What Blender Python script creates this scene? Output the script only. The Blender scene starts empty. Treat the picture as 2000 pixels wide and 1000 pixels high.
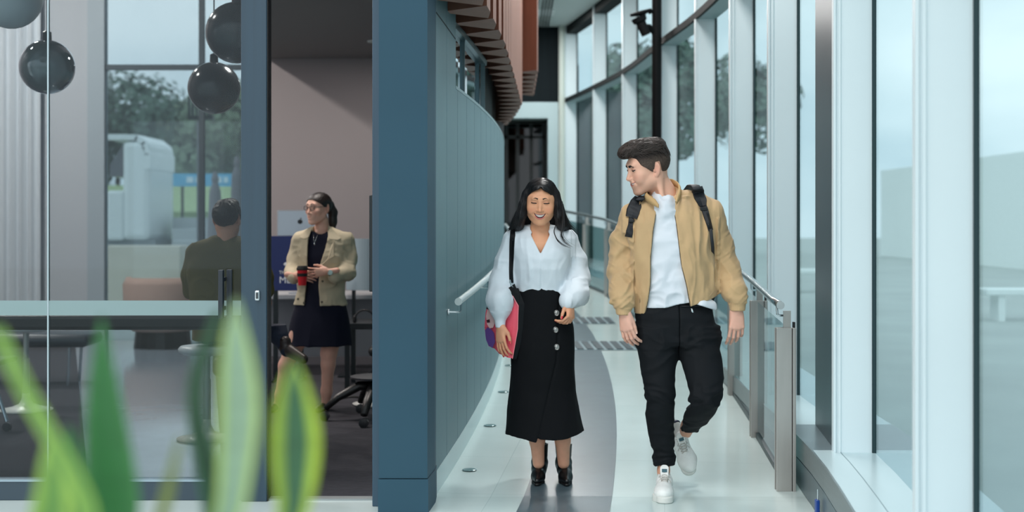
import bpy, bmesh, math, random
import numpy as np
from mathutils import Vector, Matrix, Euler
random.seed(7)
SC = bpy.context.scene
COL = SC.collection
PI = math.pi

# ---------------------------------------------------------------- camera, world, exposure
F, HY, CAMZ = 2700.0, 430.0, 1.44
RY, RS = 7.2, 0.04296            # the ramp starts at y=RY and rises RS per metre
cam_d = bpy.data.cameras.new('camera')
cam = bpy.data.objects.new('camera', cam_d); COL.objects.link(cam)
cam.location = (0, 0, CAMZ); cam.rotation_euler = (PI/2, 0, 0)
cam_d.sensor_width = 36; cam_d.lens = F/2000*36
cam_d.shift_y = (HY-500)/2000
cam_d.clip_start = 0.05; cam_d.clip_end = 500
cam_d.dof.use_dof = True; cam_d.dof.focus_distance = 7.25; cam_d.dof.aperture_fstop = 2.0
SC.camera = cam
SC.view_settings.view_transform = 'Standard'; SC.view_settings.look = 'None'
SC.view_settings.gamma = 1; SC.view_settings.use_curve_mapping = False
SC.view_settings.exposure = 0.0
try:
    SC.cycles.use_denoising = True
    SC.cycles.max_bounces = 8; SC.cycles.transparent_max_bounces = 24
    SC.cycles.diffuse_bounces = 4; SC.cycles.glossy_bounces = 4
    SC.cycles.sample_clamp_indirect = 6.0
    SC.cycles.caustics_reflective = False; SC.cycles.caustics_refractive = False
except Exception: pass

def lin(c):
    return tuple((v/255/12.92 if v/255 <= .04045 else ((v/255+.055)/1.055)**2.4) for v in c)

world = bpy.data.worlds.new('World'); SC.world = world; world.use_nodes = True
wn = world.node_tree; wn.nodes.clear()
w_out = wn.nodes.new('ShaderNodeOutputWorld'); w_bg = wn.nodes.new('ShaderNodeBackground')
w_tc = wn.nodes.new('ShaderNodeTexCoord'); w_no = wn.nodes.new('ShaderNodeTexNoise'); w_cr = wn.nodes.new('ShaderNodeValToRGB')
w_mp = wn.nodes.new('ShaderNodeMapping'); w_mp.inputs['Scale'].default_value = (1, 1, 2.4)
w_no.inputs['Scale'].default_value = 2.15; w_no.inputs['Detail'].default_value = 5
w_cr.color_ramp.elements[0].position = .38; w_cr.color_ramp.elements[0].color = (*lin((194,205,211)), 1)
w_cr.color_ramp.elements[1].position = .62; w_cr.color_ramp.elements[1].color = (*lin((248,247,246)), 1)
wn.links.new(w_tc.outputs['Generated'], w_mp.inputs[0]); wn.links.new(w_mp.outputs[0], w_no.inputs['Vector'])
wn.links.new(w_no.outputs['Fac'], w_cr.inputs[0]); wn.links.new(w_cr.outputs[0], w_bg.inputs[0])
w_bg.inputs[1].default_value = 2.15
wn.links.new(w_bg.outputs[0], w_out.inputs[0])

def light(name, kind, loc, energy, color=(1,1,1), size=1.0, size_y=None, rot=(0,0,0)):
    d = bpy.data.lights.new(name, kind); d.energy = energy; d.color = color
    if kind == 'AREA':
        d.size = size
        if size_y: d.shape = 'RECTANGLE'; d.size_y = size_y
    elif kind == 'SUN': d.angle = size
    else: d.shadow_soft_size = size
    o = bpy.data.objects.new(name, d); COL.objects.link(o); o.location = loc; o.rotation_euler = rot
    return o
light('daylight', 'SUN', (6, -4, 12), .8, (1.0, .98, .95), math.radians(25), rot=(math.radians(38), math.radians(-20), 0))

def P(x, y, Y):                 # the point at depth Y seen at pixel x, y
    return Vector(((x-1000)/F*Y, Y, CAMZ-(y-HY)/F*Y))
def zf(Y):
    return max(0.0, RS*(Y-RY))

# ---------------------------------------------------------------- materials
MATS = {}
def mat(name, col, rough=.5, metal=0., spec=.5, bump=0., bscale=50., var=0., vscale=8., coat=0., alpha=None, sub=0., attr=None,
        stretch=(1,1,1), coord='Object', sheen=0.):
    if name in MATS: return MATS[name]
    m = bpy.data.materials.new(name); m.use_nodes = True; MATS[name] = m
    nt = m.node_tree; b = nt.nodes['Principled BSDF']
    c = lin(col)
    b.inputs['Base Color'].default_value = (*c, 1); b.inputs['Roughness'].default_value = rough
    b.inputs['Metallic'].default_value = metal; b.inputs['Specular IOR Level'].default_value = spec
    if coat: b.inputs['Coat Weight'].default_value = coat; b.inputs['Coat Roughness'].default_value = .1
    if sheen: b.inputs['Sheen Weight'].default_value = sheen
    if sub:
        b.inputs['Subsurface Weight'].default_value = sub; b.inputs['Subsurface Radius'].default_value = (1,.35,.2)
        b.inputs['Subsurface Scale'].default_value = .006
    tc = mp = None
    if bump or var:
        tc = nt.nodes.new('ShaderNodeTexCoord'); mp = nt.nodes.new('ShaderNodeMapping')
        mp.inputs['Scale'].default_value = stretch; nt.links.new(tc.outputs[coord], mp.inputs[0])
    src = None
    if attr:
        a = nt.nodes.new('ShaderNodeAttribute'); a.attribute_name = attr; src = a.outputs['Color']
        nt.links.new(src, b.inputs['Base Color'])
    if var:
        n = nt.nodes.new('ShaderNodeTexNoise'); n.inputs['Scale'].default_value = vscale; n.inputs['Detail'].default_value = 6
        nt.links.new(mp.outputs[0], n.inputs['Vector'])
        r = nt.nodes.new('ShaderNodeMapRange'); r.inputs['From Min'].default_value = .3; r.inputs['From Max'].default_value = .7
        r.inputs['To Min'].default_value = 1-var; r.inputs['To Max'].default_value = 1+var
        nt.links.new(n.outputs['Fac'], r.inputs['Value'])
        mx = nt.nodes.new('ShaderNodeVectorMath'); mx.operation = 'SCALE'
        if src: nt.links.new(src, mx.inputs[0])
        else: mx.inputs[0].default_value = c
        nt.links.new(r.outputs[0], mx.inputs['Scale']); nt.links.new(mx.outputs[0], b.inputs['Base Color'])
    if bump:
        n = nt.nodes.new('ShaderNodeTexNoise'); n.inputs['Scale'].default_value = bscale; n.inputs['Detail'].default_value = 4
        nt.links.new(mp.outputs[0], n.inputs['Vector'])
        bp = nt.nodes.new('ShaderNodeBump'); bp.inputs['Strength'].default_value = bump; bp.inputs['Distance'].default_value = .01
        nt.links.new(n.outputs['Fac'], bp.inputs['Height']); nt.links.new(bp.outputs[0], b.inputs['Normal'])
    return m

def glass(name, tint, refl=.08, rough=0.0, white=0.0):
    """thin sheet glass: tinted see-through mixed with a fresnel mirror and a little milkiness"""
    if name in MATS: return MATS[name]
    m = bpy.data.materials.new(name); m.use_nodes = True; MATS[name] = m
    nt = m.node_tree; nt.nodes.clear()
    out = nt.nodes.new('ShaderNodeOutputMaterial'); tr = nt.nodes.new('ShaderNodeBsdfTransparent')
    tr.inputs[0].default_value = (*lin(tint), 1)
    gl = nt.nodes.new('ShaderNodeBsdfGlossy'); gl.inputs['Roughness'].default_value = rough
    gl.inputs[0].default_value = (.9,.95,1,1)
    fr = nt.nodes.new('ShaderNodeFresnel'); fr.inputs[0].default_value = 1.45
    ml = nt.nodes.new('ShaderNodeMath'); ml.operation = 'MULTIPLY'; ml.inputs[1].default_value = refl/.04; ml.use_clamp = True
    mi = nt.nodes.new('ShaderNodeMixShader')
    nt.links.new(fr.outputs[0], ml.inputs[0]); nt.links.new(ml.outputs[0], mi.inputs[0])
    if white:
        df = nt.nodes.new('ShaderNodeBsdfDiffuse'); df.inputs[0].default_value = (*lin((200,230,232)),1)
        tl = nt.nodes.new('ShaderNodeBsdfTranslucent'); tl.inputs[0].default_value = (*lin((200,230,232)),1)
        ad = nt.nodes.new('ShaderNodeMixShader'); nt.links.new(df.outputs[0], ad.inputs[1]); nt.links.new(tl.outputs[0], ad.inputs[2])
        m2 = nt.nodes.new('ShaderNodeMixShader'); m2.inputs[0].default_value = white
        nt.links.new(tr.outputs[0], m2.inputs[1]); nt.links.new(ad.outputs[0], m2.inputs[2]); nt.links.new(m2.outputs[0], mi.inputs[1])
    else: nt.links.new(tr.outputs[0], mi.inputs[1])
    nt.links.new(gl.outputs[0], mi.inputs[2]); nt.links.new(mi.outputs[0], out.inputs[0])
    return m

# ---------------------------------------------------------------- object helpers
def tag(o, label=None, cat=None, group=None, kind=None):
    if label: o['label'] = label
    if cat: o['category'] = cat
    if group: o['group'] = group
    if kind: o['kind'] = kind
    return o
def empty(name, loc=(0,0,0), rz=0):
    o = bpy.data.objects.new(name, None); COL.objects.link(o); o.location = loc; o.rotation_euler = (0,0,rz)
    return o
def link(name, me, m, parent=None, smooth=False):
    if isinstance(m, (list, tuple)):
        for k in m: me.materials.append(k)
    elif m: me.materials.append(m)
    if smooth: me.polygons.foreach_set('use_smooth', [True]*len(me.polygons))
    o = bpy.data.objects.new(name, me); COL.objects.link(o)
    if parent is not None:          # world-coordinate meshes keep their place under the parent
        o.parent = parent; o.matrix_parent_inverse = parent_inv(parent)
    return o
def world_of(o):
    m = Matrix.LocRotScale(o.location, o.rotation_euler, o.scale)
    if o.parent is not None: return world_of(o.parent) @ o.matrix_parent_inverse @ m
    return m
def parent_inv(p): return world_of(p).inverted()
def copy_tree(o, parent=None):
    c = o.copy(); COL.objects.link(c); c.parent = parent
    for ch in list(o.children): copy_tree(ch, c)
    return c

class MB:
    """collects shapes for ONE mesh (world or local coordinates)"""
    def __init__(s): s.v = []; s.f = []; s.mi = []
    def add(s, vs, fs, mi=0):
        n = len(s.v); s.v += [tuple(v) for v in vs]; s.f += [tuple(i+n for i in f) for f in fs]; s.mi += [mi]*len(fs); return s
    def box(s, lo, hi, bev=0., rot=None, mi=0):
        lo = Vector(lo); hi = Vector(hi); c = (lo+hi)/2; h = (hi-lo)/2
        bm = bmesh.new(); bmesh.ops.create_cube(bm, size=2, matrix=Matrix.Diagonal((h.x, h.y, h.z, 1)))
        if bev > 0: bmesh.ops.bevel(bm, geom=bm.edges[:]+bm.verts[:], offset=min(bev, min(h)*.95), segments=2, profile=.5, affect='EDGES')
        bm.verts.ensure_lookup_table(); bm.verts.index_update()
        R = rot if rot is not None else Matrix.Identity(3)
        s.add([c + R @ v.co for v in bm.verts], [[v.index for v in f.verts] for f in bm.faces], mi); bm.free(); return s
    def prism(s, pts, z0, z1, mi=0):
        """polygon in plan (ccw) from z0 to z1; z may be functions of (x, y)"""
        n = len(pts); g0 = z0 if callable(z0) else (lambda x, y: z0); g1 = z1 if callable(z1) else (lambda x, y: z1)
        vs = [(x, y, g0(x, y)) for x, y in pts] + [(x, y, g1(x, y)) for x, y in pts]
        fs = [tuple(range(n-1, -1, -1)), tuple(range(n, 2*n))] + [(i, (i+1) % n, (i+1) % n+n, i+n) for i in range(n)]
        return s.add(vs, fs, mi)
    def tube(s, pts, r, n=10, caps=True, mi=0, flat=1.0):
        pts = [Vector(p) for p in pts]; m = len(pts); rr = r if isinstance(r, (list, tuple)) else [r]*m
        t0 = (pts[1]-pts[0]).normalized(); up = Vector((0,0,1)) if abs(t0.z) < .9 else Vector((0,1,0))
        u = t0.cross(up).normalized(); vs = []
        for i in range(m):
            t = (pts[min(i+1, m-1)]-pts[max(i-1, 0)]).normalized(); u = (u - t*u.dot(t)).normalized(); w = t.cross(u)
            for k in range(n):
                a = 2*PI*k/n; vs.append(pts[i] + (u*math.cos(a) + w*math.sin(a)*flat)*rr[i])
        fs = [(i*n+k, i*n+(k+1) % n, (i+1)*n+(k+1) % n, (i+1)*n+k) for i in range(m-1) for k in range(n)]
        if caps: fs += [tuple(range(n-1, -1, -1)), tuple(range((m-1)*n, m*n))]
        return s.add(vs, fs, mi)
    def lathe(s, prof, c=(0,0,0), n=24, mi=0, R=None):
        """profile of (radius, z) turned round the z axis at c"""
        c = Vector(c); vs = []; m = len(prof); R = R or Matrix.Identity(3)
        for r, z in prof:
            for k in range(n): vs.append(c + R @ Vector((r*math.cos(2*PI*k/n), r*math.sin(2*PI*k/n), z)))
        fs = [(i*n+k, i*n+(k+1) % n, (i+1)*n+(k+1) % n, (i+1)*n+k) for i in range(m-1) for k in range(n)]
        fs += [tuple(range(n-1, -1, -1)), tuple(range((m-1)*n, m*n))]
        return s.add(vs, fs, mi)
    def sphere(s, c, r, n=20, sc=(1,1,1), mi=0):
        prof = [(math.sin(PI*i/(n//2))*1.0, -math.cos(PI*i/(n//2))) for i in range(1, n//2)]
        prof = [(.001, -1)] + prof + [(.001, 1)]; c = Vector(c); vs = []
        for q, z in prof:
            for k in range(n): vs.append((c.x+r*sc[0]*q*math.cos(2*PI*k/n), c.y+r*sc[1]*q*math.sin(2*PI*k/n), c.z+r*sc[2]*z))
        m = len(prof)
        fs = [(i*n+k, i*n+(k+1) % n, (i+1)*n+(k+1) % n, (i+1)*n+k) for i in range(m-1) for k in range(n)]
        return s.add(vs, fs, mi)
    def build(s, name, m, parent=None, smooth=False, angle=None):
        me = bpy.data.meshes.new(name); me.from_pydata(s.v, [], s.f); me.update()
        if any(s.mi): me.polygons.foreach_set('material_index', s.mi)
        o = link(name, me, m, parent, smooth or angle is not None)
        if angle is not None:
            try: me.set_sharp_from_angle(angle=math.radians(angle))
            except Exception: pass
        return o
def struct(name, mb, m, parent=None, **k):
    o = mb.build(name, m, parent, **k)
    if parent is None: o['kind'] = 'structure'
    return o
def interp(x, tab):
    return float(np.interp(x, [a for a, b in tab], [b for a, b in tab]))
# ---------------------------------------------------------------- the shell
def xw(Y):                      # plan of the curved dark wall
    t = Y-7.2; return -.403+.104*t-.0083*t*t
FAC = [(-1,.74),(2.45,1.11),(4.69,1.363),(6.93,1.607),(9.2,1.70),(11.3,1.775),(13.2,1.745),(15.2,1.62),(18.2,1.45),(20.3,1.19),(22.5,.86),(24.7,.44)]
def smoothtab(tab):
    ys = np.array([a for a,b in tab]); xs = np.array([b for a,b in tab])
    m = np.gradient(xs, ys)
    def f(Y):
        i = int(np.clip(np.searchsorted(ys, Y)-1, 0, len(ys)-2)); h = ys[i+1]-ys[i]; t = (Y-ys[i])/h
        return float((2*t**3-3*t*t+1)*xs[i]+(t**3-2*t*t+t)*h*m[i]+(-2*t**3+3*t*t)*xs[i+1]+(t**3-t*t)*h*m[i+1])
    return f
xf = smoothtab(FAC)             # inner line of the facade fins

M_wall = mat('slate_panel', (90,120,128), .42, bump=.05, bscale=30, var=.05, vscale=3, spec=.4)
M_wall2 = mat('blue_slate_panel', (46,76,92), .55, spec=.2, var=.04, vscale=2)
M_groove = mat('groove', (20,30,34), .7)
M_white = mat('white_paint', (214,226,226), .45)
M_fin = mat('pale_aluminium', (214,226,230), .38, metal=.0, var=.02, vscale=2)
M_dark = mat('dark_steel', (18,26,30), .35, metal=.3)
M_floor = None

def floor_mat():
    m = bpy.data.materials.new('pale_stone_tiles'); m.use_nodes = True; nt = m.node_tree; b = nt.nodes['Principled BSDF']
    tc = nt.nodes.new('ShaderNodeTexCoord'); mp = nt.nodes.new('ShaderNodeMapping'); nt.links.new(tc.outputs['Object'], mp.inputs[0])
    mp.inputs['Rotation'].default_value = (0,0,.11)
    br = nt.nodes.new('ShaderNodeTexBrick'); br.offset = 0; br.inputs['Scale'].default_value = 1.0
    br.inputs['Brick Width'].default_value = .9; br.inputs['Row Height'].default_value = .9; br.inputs['Mortar Size'].default_value = .002
    br.inputs['Color1'].default_value = (*lin((206,222,220)),1); br.inputs['Color2'].default_value = (*lin((212,226,224)),1)
    br.inputs['Mortar'].default_value = (*lin((188,204,204)),1)
    nt.links.new(mp.outputs[0], br.inputs['Vector'])
    no = nt.nodes.new('ShaderNodeTexNoise'); no.inputs['Scale'].default_value = 3; no.inputs['Detail'].default_value = 8
    nt.links.new(tc.outputs['Object'], no.inputs['Vector'])
    mr = nt.nodes.new('ShaderNodeMapRange'); mr.inputs['To Min'].default_value = .9; mr.inputs['To Max'].default_value = 1.06
    nt.links.new(no.outputs['Fac'], mr.inputs['Value'])
    sc = nt.nodes.new('ShaderNodeVectorMath'); sc.operation = 'SCALE'; nt.links.new(br.outputs['Color'], sc.inputs[0]); nt.links.new(mr.outputs[0], sc.inputs['Scale'])
    nt.links.new(sc.outputs[0], b.inputs['Base Color'])
    b.inputs['Roughness'].default_value = .16; b.inputs['Specular IOR Level'].default_value = .6
    return m
M_floor = floor_mat()
M_band = mat('dark_stone_band', (78,94,102), .28, var=.12, vscale=5, spec=.4)

# floor: flat landing and ramp, one sheet; the dark band is inlaid as its own sheet 2 mm proud
mb = MB(); ys = [-1, 3, 5, 6.2, 7.12, 7.125, 7.2]+[7.2+.6*i for i in range(1, 30)]
vs = []; fs = []
for y in ys:
    z = zf(y); vs += [(-9 if y <= 7.12 else xw(max(y,7.05))-.1, y, z), (xf(max(y,-1))+.32, y, z)]
fs = [(2*i, 2*i+1, 2*i+3, 2*i+2) for i in range(len(ys)-1)]
mb.add(vs, fs); mb.add([(x,y,z-.1) for x,y,z in vs], [f[::-1] for f in fs])
struct('floor', mb, M_floor)
mb = MB(); yb = [4+.4*i for i in range(49)]; vs = []
for y in yb: vs += [(xw(y)+.465 if y > 7 else xw(7)+.465-.104*(7-y), y, zf(y)+.003), (xw(y)+.925-.004*max(0,y-9)**1.3 if y > 7 else xw(7)+.925-.104*(7-y), y, zf(y)+.003)]
mb.add(vs, [(2*i, 2*i+1, 2*i+3, 2*i+2) for i in range(len(yb)-1)])
struct('floor_inlay', mb, M_band)

# room floor: carpet, with a glossy pale strip imitating a reflection in the glass
M_carpet = mat('grey_carpet', (74,74,80), .95, bump=.6, bscale=260, var=.28, vscale=60, stretch=(.25,3,1), spec=.1)
M_reflection = mat('reflection_strip', (138,152,164), .12, var=.08, vscale=4, spec=.8)
mb = MB().box((-9, 7.13, -.08), (-.45, 16.5, 0.004)); mb.v = [(x if x < -1 else (xw(y)-.13 if y > 7.2 else x), y, z) for x, y, z in mb.v]
struct('floor_carpet', mb, M_carpet)
mb = MB().prism([(-2.2,7.2),(-1.5,7.2),(-3.55,16.45),(-5.2,16.45)], .004, .008)
struct('floor_reflection', mb, M_reflection)

# dark curved wall with grooves between panels
def wall_path(y0, y1, side=0., step=.15, groove=True):
    pts = []; g = [7.18+.45*i for i in range(60)]
    y = y0; ys = list(np.arange(y0, y1, step))+[y1]
    ev = sorted([(v, 0) for v in ys] + ([(v, 1) for v in g if y0+.02 < v < y1-.02] if groove else []))
    for v, k in ev:
        if k == 0:
            if groove and any(abs(v-q) < .02 for q in g): continue
            pts.append((xw(v)+side, v))
        else:
            pts += [(xw(v-.004)+side, v-.004), (xw(v-.003)+side-.009, v-.003), (xw(v+.003)+side-.009, v+.003), (xw(v+.004)+side, v+.004)]
    return pts
def slab(path, th, z0, z1):
    """vertical sheet along a plan path, with thickness towards -x"""
    mb = MB(); n = len(path)
    back = [(x-th, y) for x, y in path]; vs = []
    for x, y in path+back: vs.append((x, y, z0(x,y) if callable(z0) else z0))
    for x, y in path+back: vs.append((x, y, z1(x,y) if callable(z1) else z1))
    N = 2*n; fs = []
    for i in range(n-1):
        fs += [(i, i+1, N+i+1, N+i), (n+i+1, n+i, N+n+i, N+n+i+1), (N+i, N+i+1, N+n+i+1, N+n+i), (i+1, i, n+i, n+i+1)]
    fs += [(n, 0, N, N+n), (n-1, 2*n-1, N+2*n-1, N+n-1)]
    return mb.add(vs, fs)
WALL_TOP = 2.2
mb = slab(wall_path(8.0, 17.5), .12, lambda x,y: zf(y)+.12, WALL_TOP)
m2 = slab(wall_path(7.06, 8.0), .12, lambda x,y: zf(y)+.12, 4.7); mb.add(m2.v, m2.f)
struct('wall_left', mb, M_wall)
mb = slab([(xw(y)+.004, y) for y in np.arange(7.04, 17.6, .2)], .13, lambda x,y: zf(y)-.02, lambda x,y: zf(y)+.122)
struct('baseboard_left', mb, mat('pale_baseboard', (186,204,206), .3))
mb = slab([(xw(y)+.002, y) for y in np.arange(8.0, 17.6, .2)], .125, WALL_TOP, WALL_TOP+.018)
struct('trim_1', mb, mat('pale_edge', (120,146,152), .3))
# the shadow-gap line high on the tall panel
mb = slab([(xw(y)+.0015, y) for y in (7.25, 7.6, 7.98)], .004, lambda x,y: CAMZ+(430-22)/F*7.2-.06*(y-7.2), lambda x,y: CAMZ+(430-22)/F*7.2+.008-.06*(y-7.2))
struct('trim_2', mb, M_groove)
# the column beside the doorway
mb = MB().prism([(-.655,6.8),(-.416,6.8),(-.394,7.05),(-.396,7.2),(-.655,7.3)], .17, 4.7)
struct('wall_column', mb, M_wall2)
mb = MB().prism([(-.659,6.795),(-.412,6.795),(-.39,7.05),(-.392,7.2),(-.659,7.305)], 0, .166)
struct('baseboard_column', mb, M_wall2)

# window strip over the low wall, its dark void, and the copper baffles
t = empty('window_10', (xw(9), 9, 2.2)); tag(t, kind='structure')
def bar3(mb, a, b, w, d, mi=0):
    a = Vector(a); b = Vector(b); z = (b-a).normalized(); x = z.cross(Vector((0,1,0.01))).normalized(); y = z.cross(x)
    vs = [p + x*sx*w/2 + y*sy*d/2 for p in (a, b) for sx, sy in ((-1,-1),(1,-1),(1,1),(-1,1))]
    return mb.add(vs, [(3,2,1,0),(4,5,6,7),(0,1,5,4),(1,2,6,5),(2,3,7,6),(3,0,4,7)], mi)
mb = MB()
for a in np.arange(8.0, 9.9, .3): bar3(mb, (xw(a)-.03,a,2.585), (xw(a+.3)-.03,a+.3,2.585), .035, .035)
bar3(mb, (xw(9.95)-.03, 9.95, 2.2), (xw(9.95)-.03, 9.95, 2.6), .03, .03)
bar3(mb, (xw(8.6)-.05, 8.75, 2.2), (xw(8.6)-.05, 8.75, 2.58), .05, .05)
mb.build('window_frame', mat('teal_steel', (70,92,98), .3, metal=.6), t)
mb = MB(); vs = [(xw(a)-.05, a, z) for a in (8.0, 8.5, 9.0, 9.5, 9.94) for z in (2.2, 2.58)]
mb.add(vs, [(2*i, 2*i+2, 2*i+3, 2*i+1) for i in range(4)]); mb.build('pane', glass('dark_glass', (120,150,155), .12), t)
M_void = mat('black_bulkhead', (12,16,18), .8)
struct('wall_void', slab([(xw(y)-.22, y) for y in np.arange(7.9, 10.2, .3)], .05, 2.2, 4.7), M_void)
struct('wall_upper', slab([(xw(y)-.12, y) for y in np.arange(10.0, 23, .5)], .1, 2.2, 4.7), M_void)
struct('ceiling_void', slab([(xw(y)+.02, y) for y in np.arange(8.0, 10.2, .3)], .5, 2.9, 2.95), M_void)
M_copper = mat('copper_brown_timber', (136,92,76), .55, var=.12, vscale=6, stretch=(3,3,.3))
def baffle(Yc, x0, x1, hw, z0, z1, lab, grp):
    t = MB().prism([(x0, Yc), (x1, Yc-hw), (x1+.015, Yc), (x1, Yc+hw)], z0, z1).build('ceiling_baffle', M_copper)
    tag(t, lab, 'baffle', grp)
k = 0; Y = 7.24
rows = []
while Y < 17: rows.append(Y); Y += .47
for Y in rows:
    x1 = interp(Y, [(7.3,-.16),(9,-.06),(10.8,.0),(13.9,.09),(15.5,.02),(16.9,-.08)])
    baffle(Y, max(xw(Y)-.06, x1-.34), x1, .234, 2.6, 4.6, 'copper-brown zigzag timber baffle hanging over the grey wall in the long row', 'copper-brown baffles over the wall')
for Y in (14.6, 15.1, 15.6, 16.1, 16.6, 17.1):
    baffle(Y, .04, .26, .24, 3.0, 4.6, 'short copper-brown baffle in the higher cluster beside the white soffit', 'higher copper-brown baffles near the far wall')

# far end: dark upper wall, white portal, dark glass doors
YE = 22.6
def ex(x): return (x-1000)/F*YE
def ez(y): return CAMZ-(y-HY)/F*YE
struct('wall_end', MB().box((ex(930), YE, ez(200)), (ex(1098), YE+.2, 4.75)), mat('night_panel', (14,24,28), .8, spec=.2, var=.2, vscale=3, stretch=(8,1,.3)))
mb = MB().box((ex(940), YE-.06, ez(231)), (ex(1090), YE+.2, ez(200))).box((ex(1070), YE-.06, .6), (ex(1090), YE+.2, ez(231)))
struct('trim_3', mb, mat('portal_white', (176,198,202), .4))
t = empty('door_2', (ex(1028), YE+1.2, .66)); tag(t, kind='structure')
mb = MB()
for x in (985, 1008, 1036, 1062): mb.box((ex(x), YE+1.2, .66), (ex(x)+.06, YE+1.26, ez(232)))
mb.box((ex(985), YE+1.2, ez(262)), (ex(1070), YE+1.26, ez(256))); mb.build('door_frame', mat('door_frame_dark', (26,36,38), .4), t)
MB().box((ex(960), YE+1.22, .66), (ex(1075), YE+1.24, ez(232))).build('pane', glass('door_glass', (80,100,98), .04), t)
struct('wall_lobby', MB().box((-2.2, YE+5, .5), (2.4, YE+5.1, 4)), mat('lobby_wall', (34,50,48), .7, var=.6, vscale=2))
struct('ceiling_lobby', MB().box((-2.2, YE+.2, ez(226)), (1, YE+5, ez(222))), mat('lobby_ceiling', (110,124,122), .6))
struct('wall_end_cheek', MB().box((ex(1068), YE+.2, .6), (ex(1075), YE+5, 3.3)), mat('cheek', (26,36,38), .5))
struct('wall_lobby_left', MB().box((-2.3, YE+.2, .5), (-2.2, YE+5, 4)), MATS['lobby_wall'])
struct('wall_lobby_right', MB().box((1.0, YE+.2, .5), (1.1, YE+5, 4)), MATS['lobby_wall'])
struct('floor_lobby', MB().box((-2.2, YE-.1, .5), (2, YE+5, .662)), M_band)
# round pale corner post
mb = MB().lathe([(.055,.6),(.055,4.6)], (ex(1097), YE-.1, 0), 20); struct('trim_4', mb, mat('corner_post', (196,206,198), .4), smooth=False)

# ceiling over the corridor
cp = [(xf(y)+.35, y) for y in np.arange(6.6, 24, .6)]
mb = MB().prism([(.35,6.6)]+cp+[(.40,23.8)], 4.6, 4.75); struct('ceiling', mb, mat('white_ceiling', (206,214,212), .6))
mb = MB().prism([(-.9,6.6),(-.4,6.6),(.35,6.6),(.40,23.8),(-1.8,23.8),(-.9,16)], 4.62, 4.75); struct('ceiling_dark', mb, M_void)
mb = MB()
for i in range(4): mb.box((.44+.045*i, 14, 4.584), (.462+.045*i, 22.5, 4.599))
tag(mb.build('air_diffuser', mat('slot_black', (60,66,66), .5)), 'dark slotted linear air diffuser set in the white ceiling', 'vent')

# ---------------------------------------------------------------- facade bays
G_fac = glass('facade_glass', (170,193,198), .007, rough=.0)
G_side = glass('balustrade_glass', (168,200,200), .02)
fins = [(y, x) for y, x in FAC if 2 < y < 23]
bounds = [-1]+[y for y, x in fins]+[24.7]
TR = 3.36
def nrm(y):
    d = (xf(y+.05)-xf(y-.05))/.1; v = Vector((1, -d)).normalized(); return v   # outward normal in plan
def zs(y): return max(.28, zf(y)+.1)
for i in range(len(bounds)-1):
    y0, y1 = bounds[i], bounds[i+1]
    w = empty('window_%d' % (i+1), (xf(y1)+.19, y1, zs(y1))); tag(w, kind='structure')
    # fin at the far end of the bay
    n = nrm(y1); tg = Vector((-n.y, n.x))
    def pt(y, off): 
        nn = nrm(y); return (xf(y)+nn.x*off, y+nn.y*off)
    mb = MB(); z0 = .28 if y1 < 9 else zf(y1)
    base = Vector((xf(y1), y1))
    # inner cap: two slim ridges, then the broad blade
    for (o0, o1, hw) in ((0, .012, .028), (.012, .024, .018), (.024, .036, .028), (.036, .19, .022)):
        q = [base+n*o0-tg*hw, base+n*o1-tg*hw, base+n*o1+tg*hw, base+n*o0+tg*hw]
        mb.prism([tuple(p) for p in q], z0, 4.6)
    mb.build('fin', M_fin, w)
    q = [base+n*.19-tg*.032, base+n*.21-tg*.032, base+n*.21+tg*.032, base+n*.19+tg*.032]
    MB().prism([tuple(p) for p in q], z0, 4.6).build('gasket', mat('dark_gasket', (24,50,54), .5), w)
    ysub = np.linspace(y0, y1, 5)
    for nm, za, zb in (('lower_pane', None, TR), ('upper_pane', TR, 4.6)):
        mb = MB(); vs = []
        for y in ysub:
            p = pt(y, .205); vs += [(p[0], p[1], (zs(y) if za is None else za)), (p[0], p[1], zb)]
        mb.add(vs, [(2*k, 2*k+2, 2*k+3, 2*k+1) for k in range(4)]); mb.build(nm, G_fac, w)
    mb = MB(); mc = MB()
    for k in range(4):
        a0, a1 = pt(ysub[k], .03), pt(ysub[k], .2); b0, b1 = pt(ysub[k+1], .03), pt(ysub[k+1], .2)
        mb.prism([a0, a1, b1, b0], TR, TR+.05)
        a0, a1 = pt(ysub[k], .0), pt(ysub[k], .03); b0, b1 = pt(ysub[k+1], .0), pt(ysub[k+1], .03)
        mc.prism([a0, a1, b1, b0], TR-.002, TR+.066)
        a0, a1 = pt(ysub[k], .02), pt(ysub[k], .2); b0, b1 = pt(ysub[k+1], .02), pt(ysub[k+1], .2)
        mc.prism([a0, a1, b1, b0], 4.47, 4.6)
    mb.build('transom', mat('transom_grey', (150,170,172), .45), w); mc.build('transom_edge', mat('matte_black', (14,22,24), .7, spec=.2), w)
# sill
def sill(y0, y1, m, name, dark=False):
    ysub = list(np.arange(y0, y1, .35))+[y1]; mb = MB()
    for a, b in zip(ysub[:-1], ysub[1:]):
        f = lambda y: xf(y)-.095
        q = [(f(a), a), (xf(a)+.5, a), (xf(b)+.5, b), (f(b), b)]
        mb.prism(q, lambda x, y: zf(y)-.02, lambda x, y: zs(y))
    struct(name, mb, m)
xs_ = xf
sill(-1, 6.97, mat('pale_sill', (188,206,210), .25, spec=.5), 'trim_5')
sill(6.97, 7.85, mat('graphite_sill', (104,120,126), .3), 'trim_6')
sill(7.85, 22.5, mat('pale_sill'  , (188,206,210)), 'trim_7')
mb = MB()
for y in np.arange(-1, 6.9, .4):
    y2 = min(y+.4, 6.97); mb.prism([(xf(y)+.035,y),(xf(y)+.039,y),(xf(y2)+.039,y2),(xf(y2)+.035,y2)], .2795, .2808)
struct('trim_8', mb, mat('sill_joint', (120,140,146), .5))
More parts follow.
